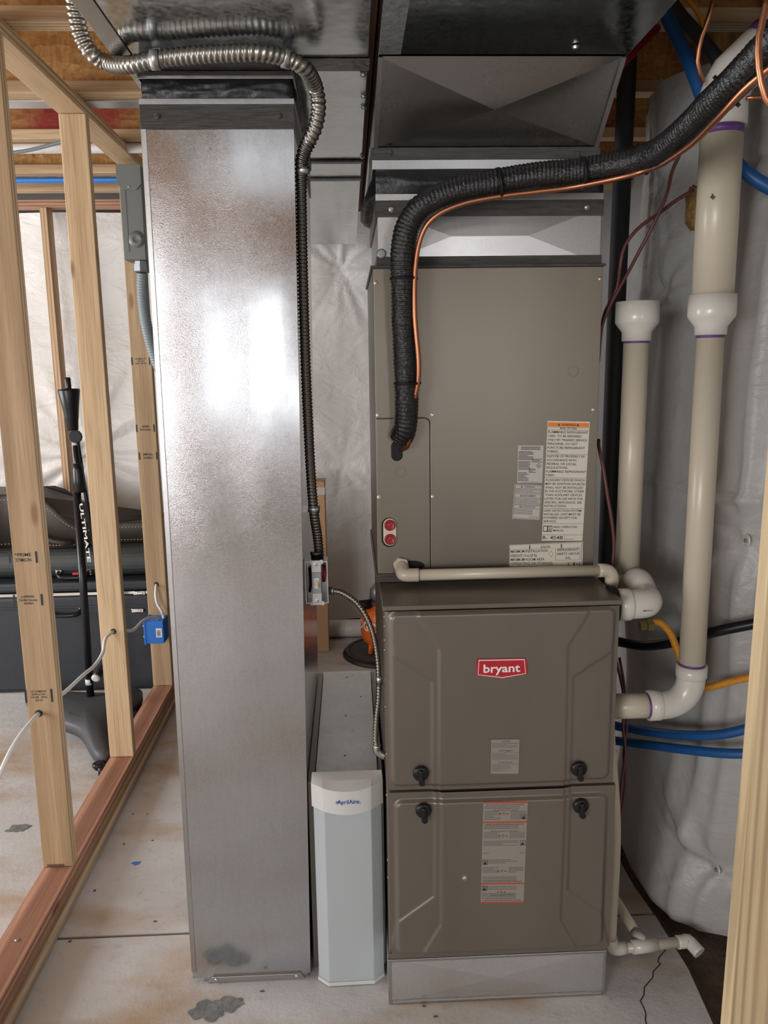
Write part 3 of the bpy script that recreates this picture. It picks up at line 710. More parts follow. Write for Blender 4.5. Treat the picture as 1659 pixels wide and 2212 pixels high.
st, uv = sticker(coil, [(1119,962),(1174,962),(1171,1043),(1117,1043)], SY, MT['sticker_gray'])
st['label'] = 'small white rating plate sticker'
mb = MB(); micro(mb, uv, .12, .03, .88, .13, 4, 1, .55); micro(mb, uv, .03, .16, .62, .40, 7, 2, .5); micro(mb, uv, .03, .42, .50, .66, 8, 3, .5); micro(mb, uv, .55, .36, .96, .47, 3, 4, .45); micro(mb, uv, .45, .62, .72, .74, 4, 5, .5); micro(mb, uv, .03, .72, .45, .96, 6, 6, .45); micro(mb, uv, .15, .97, .85, .99, 1, 7)
for k in range(2):
    c_, s_ = (.84, .54), (.11-.022*k, .075-.016*k); q = [uv(c_[0]+s_[0]*a, c_[1]+s_[1]*b) for a, b in ((1,0),(0,1),(-1,0),(0,-1))]
    if k == 0: ou = q
    else: mb.add(ou+q, [(i, (i+1) % 4, 4+(i+1) % 4, 4+i) for i in range(4)])
tri(mb, uv, .84, .56, .06, .05)
obj('printing', mb, MT['ink'], st, recalc=False)

st, uv = sticker(coil, [(1112,1046),(1171,1048),(1166,1123),(1106,1120)], SY, MT['sticker_gray'])
st['label'] = 'grey three-language warning sticker'
mb = MB(); frame(mb, uv, .02, .02, .98, .98, .012, .009)
for v_, s_ in ((.085, 'WARNING'), (.345, 'AVERTISSEMENT'), (.665, 'ADVERTENCIA')):
    print_lines(mb, uv, [(s_, .55, v_, .045, .38 if len(s_) < 8 else .5, 'C')]); tri(mb, uv, .26, v_, .07, .05); rect(mb, uv, .02, v_+.02, .98, v_+.028)
    if v_ > .1: rect(mb, uv, .02, v_-.07, .98, v_-.062)
obj('printing', mb, MT['ink'], st, recalc=False)
mb = MB(); micro(mb, uv, .04, .13, .96, .265, 5, 11, .4); micro(mb, uv, .04, .40, .96, .60, 7, 12, .4); micro(mb, uv, .04, .715, .72, .88, 6, 13, .4); micro(mb, uv, .6, .92, .94, .95, 1, 14)
obj('fine_print', mb, MT['ink_gray'], st, recalc=False)

st, uv = sticker(coil, [(1100,1177),(1259,1170),(1258,1233),(1100,1233)], SY-.0008, MT['sticker'])
st['label'] = 'wide installation sticker half hidden by the drain pipe'
mb = MB(); frame(mb, uv, .004, .02, .985, .99, .004, .008); rect(mb, uv, .27, .05, .285, .19); rect(mb, uv, .70, .05, .715, .19); rect(mb, uv, .01, .175, .62, .182)
print_lines(mb, uv, [('INSTALLATION', .49, .165, .085, .13, 'C'), ('MINIMUM INSTALLATION', .02, .31, .10, .50, 'L'), ('HEIGHT, 0 m (0 ft).', .02, .47, .10, .365, 'L'), ('MINIMUM ROOM AREA', .02, .62, .10, .46, 'L'), ('(OPERATING OR STORAGE),', .02, .77, .10, .58, 'L'), ('3.1 x TOTAL CHARGE (kg) - m2', .02, .92, .10, .61, 'L'), ('REFRIGERANT', .80, .30, .085, .29, 'C'), ('SAFETY GROUP', .80, .44, .085, .31, 'C'), ('A2L', .80, .58, .085, .075, 'C')])
frame(mb, uv, .625, .20, .965, .62, .004, .008); book(mb, uv, .80, .70, .965, .95)
obj('printing', mb, MT['ink'], st, recalc=False)
mb = MB()
for k in range(2):
    s_ = (.035-.006*k, .125-.02*k); q = [uv(.565+s_[0]*a, .39+s_[1]*b) for a, b in ((1,0),(0,1),(-1,0),(0,-1))]
    if k == 0: ou = q
    else: mb.add(ou+q, [(i, (i+1) % 4, 4+(i+1) % 4, 4+i) for i in range(4)])
obj('flame_symbol', mb, MT['red_ink'], st, recalc=False)

# ================================================================== FURNACE
FZ0, FZ1, FW = .125, 1.014, .533
t = thing('furnace', 'grey-beige gas furnace with two embossed doors and a red badge', 'furnace', (.266, .38, FZ0)); fur = t
box('cabinet', .002, FW-.002, .004, .75, FZ0, FZ1-.011, MT['beige'], t, .002)
obj('top_cap', MB().box(-.003, FW+.005, -.006, .76, FZ1-.011, FZ1), MT['beige_falloff'], t, .0015)
obj('bottom_rail', MB().box(.001, FW-.001, -.004, .006, FZ0+.0005, FZ0+.0145), MT['beige_falloff'], t, .001)
def sd_round(x, y, x0, x1, y0, y1, r):
    cx, cy = (x0+x1)/2, (y0+y1)/2; qx = abs(x-cx)-(x1-x0)/2+r; qy = abs(y-cy)-(y1-y0)/2+r
    return math.hypot(max(qx, 0), max(qy, 0))+min(max(qx, qy), 0)-r
def inside(pts, x, y):
    c_ = False; n = len(pts); dm = 9
    for i in range(n):
        (xa_, ya), (xb_, yb) = pts[i], pts[(i+1) % n]
        if (ya > y) != (yb > y) and x < (xb_-xa_)*(y-ya)/(yb-ya)+xa_: c_ = not c_
        ex, ey = xb_-xa_, yb-ya; tt = max(0, min(1, ((x-xa_)*ex+(y-ya)*ey)/(ex*ex+ey*ey))); dm = min(dm, math.hypot(x-xa_-ex*tt, y-ya-ey*tt))
    return -dm if c_ else dm
def sst(d, w_): k = max(0, min(1, .5-d/w_)); return k*k*(3-2*k)
def door(name, yf, X0, X1, Z0, Z1, pan, c3, c2, nu=170, nv=140):
    fp = lambda a: (at(a[0], a[1], y=yf).x, at(a[0], a[1], y=yf).z)
    C3 = [fp(a) for a in c3]; C2 = [fp(a) for a in c2]; a, b, c_, d = pan
    def hgt(x, z_):
        return .0085*sst(sd_round(x, z_, a, b, c_, d, .016), .0085)+.0030*sst(inside(C2, x, z_), .0065)+.0030*sst(inside(C3, x, z_), .0065)
    def fn(u, v_): x = X0+(X1-X0)*u; z_ = Z0+(Z1-Z0)*v_; return (x, yf-hgt(x, z_), z_)
    mb = MB().grid(nu, nv, fn)
    mb.add([(X0,yf,Z0),(X1,yf,Z0),(X1,yf,Z1),(X0,yf,Z1),(X0,.004,Z0),(X1,.004,Z0),(X1,.004,Z1),(X0,.004,Z1)], [(0,4,5,1),(1,5,6,2),(2,6,7,3),(3,7,4,0)])
    return obj(name, mb, MT['beige_falloff'], fur, recalc=False)
zd = at(1080, 1699, y=0).z
yU, yL = -.004, -.010
U0 = at(845, 1500, y=yU).x; U1 = at(1322, 1420, y=yU).x
EX = 1700
d1 = door('upper_door', yU, .0015, FW-.0015, zd+.0025, FZ1-.0125, (U0, U1, at(1080, 1687, y=yU).z, at(1080, 1318, y=yU).z),
    [(903,1318),(903,1331),(947,1398),(947,1720),(1217,1720),(1224,1392),(1266,1326),(1270,1310)],
    [(830,1300),(850,1415),(932,1468),(932,1720),(1229,1720),(1236,1459),(1318,1405),(1335,1300)])
d2 = door('lower_door', yL, .006, FW+.004, FZ0+.018, zd-.001, (at(856, 1880, y=yL).x, at(1304, 1880, y=yL).x, at(1080, 2046, y=yL).z, at(1080, 1722, y=yL).z),
    [(952,1690),(951,1990),(905,2065),(1262,2072),(1242,2038),(1208,1980),(1219,1690)],
    [(938,1690),(937,1930),(859,1986),(830,2100),(1330,2100),(1296,1966),(1224,1916),(1231,1690)])
def knob(dr, px, py, y):
    p = at(px, py, y=y-.008); p.y = y-.0078
    k = obj('door_knob', MB().lathe([(.0185, 0), (.0185, .004), (.017, .007), (.0145, .0085), (.0, .0085)], p, (0, -1, 0), 32), MT['black_plastic'], dr)
    pts = []
    for a, b in ((-.004, .013), (.004, .013), (.0045, .004), (.0042, -.008), (.009, -.017), (.007, -.023), (-.001, -.0245), (-.006, -.020), (-.0065, -.010), (-.0045, .003)): pts.append(p+V((a, -.0085, b)))
    obj('knob_grip', MB().prism(pts, (0, -.011, 0)), MT['black_plastic'], k, .002)
for px, py in ((909, 1670), (1250, 1660)): knob(d1, px, py, yU-.004)
for px, py in ((915, 1750), (1254, 1740)): knob(d2, px, py, yL-.004)
# red badge
yb = yU-.0168
pts = [at(a, b, y=yb) for a, b in ((1030,1424),(1137,1422),(1140,1456),(1085,1466),(1028,1459))]
bd = obj('badge', MB().prism(pts, (0, .0025, 0)), MT['badge_red'], d1, .0006, label='red shield badge reading bryant')
mb = MB(); cen = sum(pts, V())/5
for s0, s1 in ((.925, .90),):
    o_ = [cen+(q-cen)*V((1, 1, 1)).length/1.7320508*s0 for q in pts]; i_ = [V((cen.x+(q.x-cen.x)*.905, cen.y, cen.z+(q.z-cen.z)*.845)) for q in pts]
    for q in o_+i_: q.y = yb-.0004
    mb.add(o_+i_, [(k, (k+1) % 5, 5+(k+1) % 5, 5+k) for k in range(5)])
p = at(1084, 1452, y=yb-.0004); text_mb(mb, 'bryant', p, UX, UZ, .019, at(1125, 1450, y=yb).x-at(1046, 1450, y=yb).x, 'C', .018)
# the badge hangs from the embossed face: letters are its sub-part, kept as one print
bt = obj('badge_lettering', mb, MT['white_ink'], d1, recalc=False, label='white lettering and border line of the badge')
# door stickers
yk = yU-.0147
st, uv = sticker(d1, [(1060,1597),(1123,1596),(1121,1672),(1059,1672)], yk, MT['sticker_clear'])
mb = MB(); frame(mb, uv, 0, 0, 1, 1, .012, .009)
for v_, s_ in ((.085, 'WARNING'), (.355, 'AVERTISSEMENT'), (.69, 'ADVERTENCIA')):
    print_lines(mb, uv, [(s_, .52, v_, .05, .30 if len(s_) < 8 else .5, 'C')]); rect(mb, uv, .02, v_+.025, .98, v_+.032)
micro(mb, uv, .05, .13, .95, .25, 5, 21, .3); micro(mb, uv, .05, .41, .95, .60, 7, 22, .3); micro(mb, uv, .05, .74, .72, .93, 7, 23, .3)
mp = MB(); mp.v = mb.v; mp.f = mb.f; mp.sm = mb.sm
obj('sticker_printing', mp, MT['ink_gray'], d1, recalc=False)
yk = yL-.0147
st, uv = sticker(d2, [(1044,1732),(1140,1731),(1131,1950),(1038,1951)], yk, MT['sticker_clear'], name='warning_label')
mr = MB(); mk = MB(); mg = MB()
for v_ in (.0, .19, .795, .985): rect(mr, uv, .003, v_, .997, v_+.016)
for k, v_ in enumerate((.02, .215, .40)):
    pass
for (v0, v1, n, sd) in ((.045, .075, 2, 1), (.09, .18, 6, 2), (.225, .27, 3, 3), (.295, .36, 5, 4), (.38, .435, 4, 5), (.565, .61, 3, 6), (.64, .70, 4, 7), (.735, .785, 3, 8), (.83, .87, 3, 9), (.9, .965, 4, 10)):
    micro(mg, uv, .03, v0, .40 if sd in (4, 7, 2) else .82, v1, n, sd, .35)
    if sd in (4, 7, 2): micro(mg, uv, .62, v0, .97, v1, n, sd+30, .35)
print_lines(mk, uv, [('FIRE, EXPLOSION AND ASPHYXIATION HAZARD', .5, .034, .009, .86, 'C'), ('FIRE AND EXPLOSION HAZARD', .5, .086, .009, .55, 'C'), ("RISQUE D'INCENDIE, D'EXPLOSION ET D'ASPHYXIE", .5, .222, .009, .86, 'C'), ("RISQUE D'INCENDIE OU D'EXPLOSION", .5, .29, .009, .62, 'C')])
def flip(u, v_, e=.0002): return uv(1-u, 1-v_, e)
print_lines(mk, flip, [('FIRE, EXPLOSION AND ASPHYXIATION HAZARD', .5, .034, .009, .86, 'C'), ('FIRE AND EXPLOSION HAZARD', .5, .086, .009, .55, 'C'), ("RISQUE D'INCENDIE, D'EXPLOSION ET D'ASPHYXIE", .5, .222, .009, .86, 'C')])
def disc(mb, uv, u, v_, ru, rv, n=18):
    for k in range(n):
        a, b = 2*PI*k/n, 2*PI*(k+1)/n
        mb.add([uv(u+ru*math.cos(a), v_+rv*math.sin(a)), uv(u+ru*math.cos(b), v_+rv*math.sin(b)), uv(u+ru*.75*math.cos(b), v_+rv*.75*math.sin(b)), uv(u+ru*.75*math.cos(a), v_+rv*.75*math.sin(a))], [(0,1,2,3)])
for v_ in (.112, .328, .675, .885):
    disc(mr, uv, .47, v_, .036, .0155); tri(mk, uv, .39, v_+.008, .04, .014); tri(mk, uv, .55, v_+.009, .05, .012); tri(mk, uv, .47, v_+.006, .03, .012)
for v_, u in ((.145, .92), (.40, .92), (.59, .08), (.85, .08)):
    frame(mk, uv, u-.06, v_-.024, u+.06, v_+.024, .008, .003); tri(mk, uv, u, v_+.02, .09, .028); disc(mk, uv, u, v_-.010, .018, .008)
rect(mk, uv, .02, .499, .16, .502); rect(mk, uv, .86, .499, .98, .502)
for m_, c_ in ((mr, 'red_ink'), (mk, 'ink'), (mg, 'ink_gray')): obj('printing', m_, MT[c_], d2, recalc=False)['kind'] = 'stuff'
screw(d2, at(1004, 1896, y=yL-.0144), r=.0055, name='plug_screw')
# side knock-outs and rubber collars
for px, py, y in ((1341, 1330, .072), (1336, 1522, .085)):
    zc = at(px, py, x=FW).z
    cl = obj('pipe_collar', MB().lathe([(.046, -.002), (.046, .013), (.042, .0155), (.036, .0155)], (FW, y, zc), (1, 0, 0), 28), MT['rubber'], fur)
    screw(cl, (FW+.006, y-.043, zc+.022), (0, -1, 0), .004)
for py in (1258, 1272, 1300, 1318, 1420, 1500, 1580, 1690, 1720, 2020, 2050):
    p = at(818+(py-1258)*.012, py, x=.0); obj('side_plug', MB().lathe([(.004, 0), (.004, .001), (.002, .002)], (.002, .02+.01*(py % 3), p.z), (-1, 0, 0), 10), MT['screw_brass'], fur)

# ---- galvanized base below the furnace
t = thing('sheet_metal_plenum', 'low galvanized sheet metal base box under the furnace', 'duct', (.266, .38, 0))
x0, x1, zz = -.002, .532, FZ0-.001
mb = MB()
mb.add([(x0,0,0),(x1,0,0),(x1,0,zz),(x0,0,zz),((x0+x1)/2,-.004,zz/2)], [(0,1,4),(1,2,4),(2,3,4),(3,0,4)])
mb.add([(x0,0,0),(x0,.75,0),(x0,.75,zz),(x0,0,zz),(x1,0,0),(x1,.75,0),(x1,.75,zz),(x1,0,zz)], [(0,3,2,1),(4,5,6,7),(1,2,6,5),(3,7,6,2)])
obj('base_body', mb, MT['galv_base'], t)
for a in ((x0-.001, x0+.007), (x1-.006, x1+.001)): box('corner_seam', a[0], a[1], -.004, .012, .0, zz-.006, MT['galv_dull'], t, .001)
box('bottom_hem', x0+.008, x1-.007, -.005, .004, .0005, .008, MT['galv_dull'], t, .001)
box('top_hem', x0-.001, x1+.001, -.004, .004, zz-.008, zz, MT['galv_dull'], t, .001)

# ================================================================== AIR CLEANER
t = thing('air_cleaner', 'media air cleaner with pale cover and galvanized cabinet between duct and furnace', 'air cleaner', (-.094, .46, 0))
AZ = .538
box('cabinet', -.172, -.016, .108, .83, 0, AZ, MT['galv_top'], t, .0015)
box('side_flange', -.19, -.1735, .112, .828, .02, AZ-.004, MT['steel_dark'], t, .001)
box('side_flange', -.0145, -.0035, .112, .826, .02, AZ-.004, MT['zinc_gray'], t, .001)
for px, py in ((749, 1463), (747, 1546), (745, 1632), (779, 1505)):
    obj('pilot_hole', MB().lathe([(.0028, 0), (.0028, .0006)], at(px, py, z=AZ), (0, 0, 1), 12), MT['ink'], t)
box('lid_lip', -.173, -.014, .098, .112, AZ-.012, AZ+.004, MT['zinc_gray'], t, .001)
pl = [(-.176, .107), (-.176, .088), (-.149, .064), (-.036, .066), (-.0095, .090), (-.0095, .107)]
cv = obj('cover', MB().prism([V((a, b, .012)) for a, b in pl], (0, 0, .486)), MT['cover_white'], t, .0015)
obj('cover_foot', MB().prism([V((a*1.0-(.002 if a < -.1 else -.001), b-.002, .002)) for a, b in pl], (0, 0, .010)), MT['white_plastic'], cv, .001)
def cap_f(u, v_):
    K = [(-.180, .108), (-.180, .084), (-.151, .058), (-.093, .0475), (-.035, .059), (-.006, .086), (-.006, .108)]
    s_ = u*6; k = min(5, int(s_)); f_ = s_-k
    x = K[k][0]+(K[k+1][0]-K[k][0])*f_; y = K[k][1]+(K[k+1][1]-K[k][1])*f_
    if 2 <= k <= 3: q = (x+.093)/.058; y = .0475+.011*q*q
    if v_ <= .8: zz_ = (.486-(.006*(1-((x+.093)/.06)**2) if 2 <= k <= 3 else 0))+(v_/.8)*(.546-.486); return (x, y, zz_)
    f2 = (v_-.8)/.2; return (x*(1-.02*f2)-.002*f2, y+(.108-y)*f2, .546+.016*f2)
cc = obj('cover_cap', MB().grid(61, 11, cap_f, smooth=False), MT['white_plastic'], cv)
mb = MB(); p = at(752, 1737, y=.0465); text_mb(mb, 'AprilAire', (p.x, .0468, p.z), UX, UZ, .0105, .052, 'C', .014); text_mb(mb, '.', (p.x+.0285, .0468, p.z), UX, UZ, .0105, None, 'C', .02)
for k in range(3): mb.add([V((p.x-.030, .0468, p.z+.002+.0022*k)), V((p.x-.0245+.0008*k, .0468, p.z+.002+.0022*k)), V((p.x-.0245+.0008*k, .0468, p.z+.0029+.0022*k)), V((p.x-.030, .0468, p.z+.0029+.0022*k))], [(0,1,2,3)])
obj('logo_lettering', mb, MT['blue_ink'], cv, recalc=False, label='blue brand lettering on the cover cap')
# ================================================================== PIPES
def ppath(pts): return [at(a, b, y=c) for a, b, c in pts]
# ---- combustion air intake (right pipe)
IX, IY = .742, .08
zi = lambda py: at(1530, py, y=IY).z
t = thing('intake_pipe', 'tall white plastic vent pipe with wide upper section, rightmost beside the furnace', 'pipe', (IX, IY, .69))
zh_ = at(1440, 1522, y=.085).z
obj('lower_pipe', MB().cyl((IX, IY, zh_+.075), (IX, IY, zi(712)), .0302, n=32), MT['pvc'], t)
zr = [zi(724), zi(706), zi(686), zi(637)]
obj('reducer', MB().lathe([(.0300, zr[0]), (.0345, zr[0]), (.0350, zr[1]), (.0500, zr[2]), (.0515, zr[2]+.004), (.0515, zr[3]), (.0452, zr[3])], (IX, IY, 0), n=40), MT['pvc_white'], t)
obj('primer_ring', MB().lathe([(.0304, zr[0]-.006), (.0306, zr[0]+.001)], (IX, IY, 0), n=32), MT['primer'], t)
ze = zi(276)
obj('upper_pipe', MB().cyl((IX, IY, zr[3]-.01), (IX, IY, ze+.02), .0445, n=40), MT['pvc'], t)
obj('primer_ring', MB().lathe([(.0448, ze-.016), (.0449, ze+.002)], (IX, IY, 0), n=40), MT['primer'], t)
e1 = V((IX, IY, ze+.085)); dr = V((.72, -.10, .69)).normalized(); e2 = e1+dr*.11
el = obj('elbow', MB().tube([V((IX, IY, ze)), V((IX, IY, ze+.03)), V((IX, IY, ze+.06)), e1+dr*.02, e1+dr*.05, e2], .0502, 40), MT['pvc_white'], t)
obj('primer_ring', MB().tube([e2-dr*.012, e2+dr*.014], .0506, 40, raw=True), MT['primer'], el)
obj('upper_branch', MB().tube([e2-dr*.01, e2+dr*.20], .0446, 40, raw=True), MT['pvc_white'], t)
pth = elbow_path((IX, IY, zh_+.10), (IX, IY, zh_), (IX-.10, IY+.003, zh_), .075, 12)
el = obj('elbow', MB().tube(pth, .0335, 32, raw=True), MT['pvc_white'], t)
obj('hub', MB().lathe([(.0302, 0), (.0365, 0), (.0365, .028), (.0335, .031)], (IX, IY, zh_+.102), (0, 0, -1), 32), MT['pvc_white'], el)
obj('hub', MB().lathe([(.0302, 0), (.0365, 0), (.0365, .028), (.0335, .031)], (IX-.102, IY+.003, zh_), (1, 0, 0), 32), MT['pvc_white'], el)
obj('primer_ring', MB().lathe([(.0306, 0), (.0306, .006)], (IX, IY, zh_+.1015), (0, 0, 1), 32), MT['primer'], el)
obj('primer_ring', MB().lathe([(.0306, 0), (.0306, .005)], (IX-.1015, IY+.003, zh_), (-1, 0, 0), 32), MT['primer'], el)
obj('side_pipe', MB().cyl((IX-.09, IY+.003, zh_), (FW+.0145, IY+.005, zh_), .0302, n=32), MT['pvc'], t)
obj('spider_mark', MB().prism([at(1540+dx_*6, 425+dz_*6, y=IY-.0452) for dx_, dz_ in ((1,0),(.4,.4),(0,1),(-.5,.4),(-1.1,.1),(-.4,-.4),(-.2,-1.3),(.3,-.3))], (0, .002, 0)), MT['ink_gray'], t)
# ---- exhaust (left pipe, open reducer on top)
EX_, EY = .631, .24
zx = lambda py: at(1365, py, y=EY).z
ze0 = at(1370, 1325, x=.58).z
t = thing('exhaust_pipe', 'shorter white plastic vent pipe with an open bell on top beside the coil cabinet', 'pipe', (EX_, EY, .90))
zr = [zx(737), zx(718), zx(700), zx(652)]
obj('vertical_pipe', MB().cyl((EX_, EY, zx(1262)), (EX_, EY, zr[1]), .0302, n=32), MT['pvc'], t)
obj('primer_ring', MB().lathe([(.0304, zr[0]-.005), (.0306, zr[0]+.001)], (EX_, EY, 0), n=32), MT['primer'], t)
mb = MB(); pr = [(.0302, zr[0]), (.0345, zr[0]), (.035, zr[1]), (.0495, zr[2]), (.0515, zr[2]+.004), (.0515, zr[3]), (.0448, zr[3]), (.0448, zr[2]+.01), (.031, zr[1])]
obj('open_reducer', mb.lathe(pr, (EX_, EY, 0), n=40), MT['pvc_white'], t)
zc = at(1341, 1330, x=FW).z
pth = [V((EX_, EY, zx(1240))), V((EX_, EY, zx(1262))), V((EX_+.002, EY-.012, zx(1290))), V((EX_+.004, EY-.06, zc+.025)), V((EX_+.006, .13, zc+.004)), V((EX_-.002, .088, zc)), V((EX_-.03, .074, zc)), V((FW+.0165, .072, zc))]
el = obj('elbow', MB().tube(pth, lambda s_, a: .0345, 32, step=.008), MT['pvc_white'], t)
obj('hub', MB().lathe([(.0302, 0), (.0372, 0), (.0372, .03), (.034, .033)], (EX_, EY, zx(1236)), (0, 0, -1), 32), MT['pvc_white'], el)
obj('hub', MB().lathe([(.0345, 0), (.038, 0), (.038, .030), (.036, .034), (.034, .034)], (FW+.0160, .072, zc), (1, 0, 0), 32), MT['pvc_white'], el)
mb = MB(); p = V((EX_-.008, .052, zc-.006)); text_mb(mb, 'MADE IN USA', (EX_-.018, .0385, zc-.008), UX, UZ, .004, .022, 'C', .02); obj('moulded_print', mb, MT['ink_gray'], el, recalc=False)
# ---- condensate drain
RD = .0134; DRY = .150
zd_ = at(1100, 1237, y=DRY).z
xe = at(1322, 1240, y=DRY).x
t = thing('condensate_drain', 'thin cream plastic drain pipe running from the coil cabinet across and down to the floor', 'pipe', (.3, DRY, .0))
xs = at(880, 1237, y=DRY).x
pth = [V((at(866, 1215, y=CY).x, CY-.002, zd_+.018)), V((at(868, 1215, y=CY).x, CY-.02, zd_+.010)), V((xs-.008, DRY+.003, zd_+.001)), V((xs+.028, DRY, zd_))]
el = obj('elbow', MB().tube(pth, .0165, 24, step=.004), MT['pvc'], t)
obj('hex_nut', MB().lathe([(.020, 0), (.020, .012)], pth[0]+V((0, .001, 0)), (0, -1, -.1), 6, False), MT['pvc'], t)
obj('cross_pipe', MB().cyl((xs+.02, DRY, zd_), (xe-.03, DRY, zd_), RD, n=24), MT['pvc'], t)
obj('elbow', MB().tube(elbow_path((xe-.034, DRY, zd_), (xe, DRY, zd_), (xe, DRY, zd_-.036), .024, 8), .0167, 24, raw=True), MT['pvc'], t)
zl_ = .034
B0 = at(1319, 2051, z=zl_); xd = B0.x
obj('down_pipe', MB().tube([V((xe, DRY, zd_-.03)), V((xe+.002, DRY+.003, .93)), V((xe+.004, DRY+.008, .75)), V((xe*.5+xd*.5+.002, DRY+.004, .60)), V((xd, B0.y, .38)), V((xd, B0.y, zl_+.03))], RD, 20), MT['pvc'], t)
q = [at(a, b, z=zl_) for a, b in ((1326,2052),(1352,2052),(1402,2042),(1478,2034),(1512,2050))]
obj('coupling', MB().lathe([(RD, 0), (.017, 0), (.017, .05), (RD, .05)], (xe*.4+xd*.6+.002, DRY+.001, .52), (0, 0, 1), 24), MT['pvc_white'], t)
obj('elbow', MB().tube(elbow_path(B0+V((0, 0, .034)), B0, B0+(q[2]-B0).normalized()*.04, .022, 8), .0167, 24, raw=True), MT['pvc_white'], t)
dv = (q[3]-B0).normalized()
obj('floor_pipe', MB().tube([B0+dv*.02, q[3]], RD, 20, raw=True), MT['pvc'], t)
obj('tee', MB().tube([B0+dv*.058, B0+dv*.125], .0175, 24, raw=True), MT['pvc_white'], t)
tc_ = B0+dv*.09; bdir = (at(1322, 1930, z=zl_+.02)-tc_).normalized()
obj('tee_branch', MB().tube([tc_, tc_+bdir*.045], .0175, 24, raw=True), MT['pvc_white'], t)
obj('branch_pipe', MB().tube([tc_+bdir*.03, tc_+bdir*.42], RD, 20, raw=True), MT['pvc'], t)
obj('end_elbow', MB().tube([q[3]-dv*.02, q[3], q[3]+dv*.012, q[4]+V((0, 0, -.012))], .0172, 24, step=.006), MT['pvc_white'], t)

# ---- other pipes and lines
def line(name, label, cat, pts, r, m, n=12, group=None, corr=None, step=.02):
    f_ = r if corr is None else (lambda s_, a: r*(1+.09*math.cos(2*PI*s_/corr)))
    o = obj(name, MB().tube(ppath(pts) if len(pts[0]) == 3 and not isinstance(pts[0], V) else pts, f_, n, step=step if corr is None else corr/5), MT[m])
    return tag(o, label, cat, group)
line('black_pipe', 'thick black vertical pipe between the coil cabinet and the blanket', 'pipe', [V((.742, .72, 2.40)), V((.735, .72, 1.6)), V((.733, .72, .9)), V((.733, .72, .004))], .0265, 'black_rough', 20)
line('black_pipe', 'black pipe sagging across the blanket below the white elbow', 'pipe', [(1300,1376,.47),(1345,1388,.42),(1390,1395,.36),(1440,1390,.28),(1500,1376,.20),(1560,1361,.15),(1690,1335,.08)], .0135, 'black_plastic', 14)
line('blue_pipe', 'upper of the two blue water pipes below the white side pipe', 'pipe', [(1300,1560,.47),(1345,1571,.42),(1400,1580,.34),(1480,1588,.2),(1560,1586,.12),(1650,1565,.06)], .0125, 'blue_pipe', 14, 'blue water pipes')
line('blue_pipe', 'lower of the two blue water pipes below the white side pipe', 'pipe', [(1300,1596,.47),(1345,1602,.42),(1400,1609,.34),(1480,1619,.2),(1560,1627,.12),(1650,1628,.06)], .0125, 'blue_pipe', 14, 'blue water pipes')
line('blue_pipe', 'blue water pipe slanting down at the top right beside the wide white elbow', 'pipe', [(1425,-10,.32),(1445,45,.29),(1480,115,.25),(1508,185,.22),(1545,290,.19),(1585,345,.17),(1628,385,.15),(1690,420,.13)], .0155, 'blue_pipe', 14, 'blue water pipes')
line('black_pipe', 'black pipe slanting at the top right behind the blue pipe', 'pipe', [(1430,-20,.42),(1470,35,.38),(1510,80,.34),(1550,130,.30),(1600,190,.28)], .017, 'black_rough', 14)
line('red_pipe', 'short red pipe showing at the corner of the overhead trunk duct', 'pipe', [(1335,148,.5),(1358,124,.5),(1390,92,.52),(1420,60,.56)], .010, 'red_cap', 12)
line('yellow_cable', 'thin yellow cable hanging at the top right under the joists', 'cable', [(1478,-10,.4),(1512,35,.38),(1521,80,.36),(1538,112,.34),(1560,140,.33)], .0055, 'yellow', 10)
t = thing('gas_line', 'yellow corrugated gas line curving behind the white intake pipe', 'pipe', at(1400, 1350, y=.24))
obj('corrugated_tube', MB().tube(ppath([(1402,1345,.235),(1425,1345,.23),(1448,1368,.22),(1463,1405,.215),(1480,1450,.21),(1500,1478,.19),(1530,1484,.17),(1580,1472,.14),(1650,1456,.10)]), lambda s_, a: .0092*(1+.10*math.cos(2*PI*s_/.0052)), 14, step=.0011), MT['yellow'], t)
obj('brass_fitting', MB().lathe([(.013, 0), (.013, .018), (.0165, .018), (.0165, .034), (.011, .036)], at(1382, 1352, y=.235), (1, 0, .12), 6, False), MT['brass'], t)
# refrigerant line set
LS = [(1690,70,-.42),(1610,155,-.36),(1560,205,-.30),(1500,265,-.20),(1440,318,-.10),(1380,345,0.0),(1260,370,.06),(1160,380,.08),(1080,393,.09),(990,410,.10),(920,440,.11),(885,480,.12),(871,540,.125),(871,640,.13),(875,760,.135),(878,860,.14),(876,920,.15),(866,945,.17)]
t = thing('refrigerant_line', 'thick black tape-wrapped insulated refrigerant line arching in front of the ducts', 'pipe', ppath(LS)[-1])
def r_ins(s_, a):
    return .0275*(1+.035*math.sin(2*PI*(s_/.0085+a/(2*PI)))+.045*noise.noise(V((s_*14, math.cos(a), math.sin(a))))+.03*noise.noise(V((s_*60, math.cos(a)*2, math.sin(a)*2))))
path = ppath(LS)
obj('insulation_sleeve', MB().tube(path, r_ins, 24, step=.0022), MT['tape_black'], t)
def tie(parent, px, py, y, d, r, m='rubber', ecc=1.0):
    p = at(px, py, y=y); d = V(d).normalized()
    o = obj('cable_tie', MB().lathe([(r-.002, -.0028), (r+.0012, -.0028), (r+.0012, .0028), (r-.002, .0028)], p, d, 28), MT[m], parent)
    return o
for px, py, y, d, r in ((872, 602, .125, (0,0,1), .0305), (880, 828, .135, (0,0,1), .0305), (1078, 397, .085, (1,0,.12), .0320), (1258, 374, .055, (1,0,.1), .0320), (1388, 343, 0, (1,-.6,.35), .0320), (1570, 197, -.31, (.6,-.5,.6), .0320)): tie(t, px, py, y, d, r)
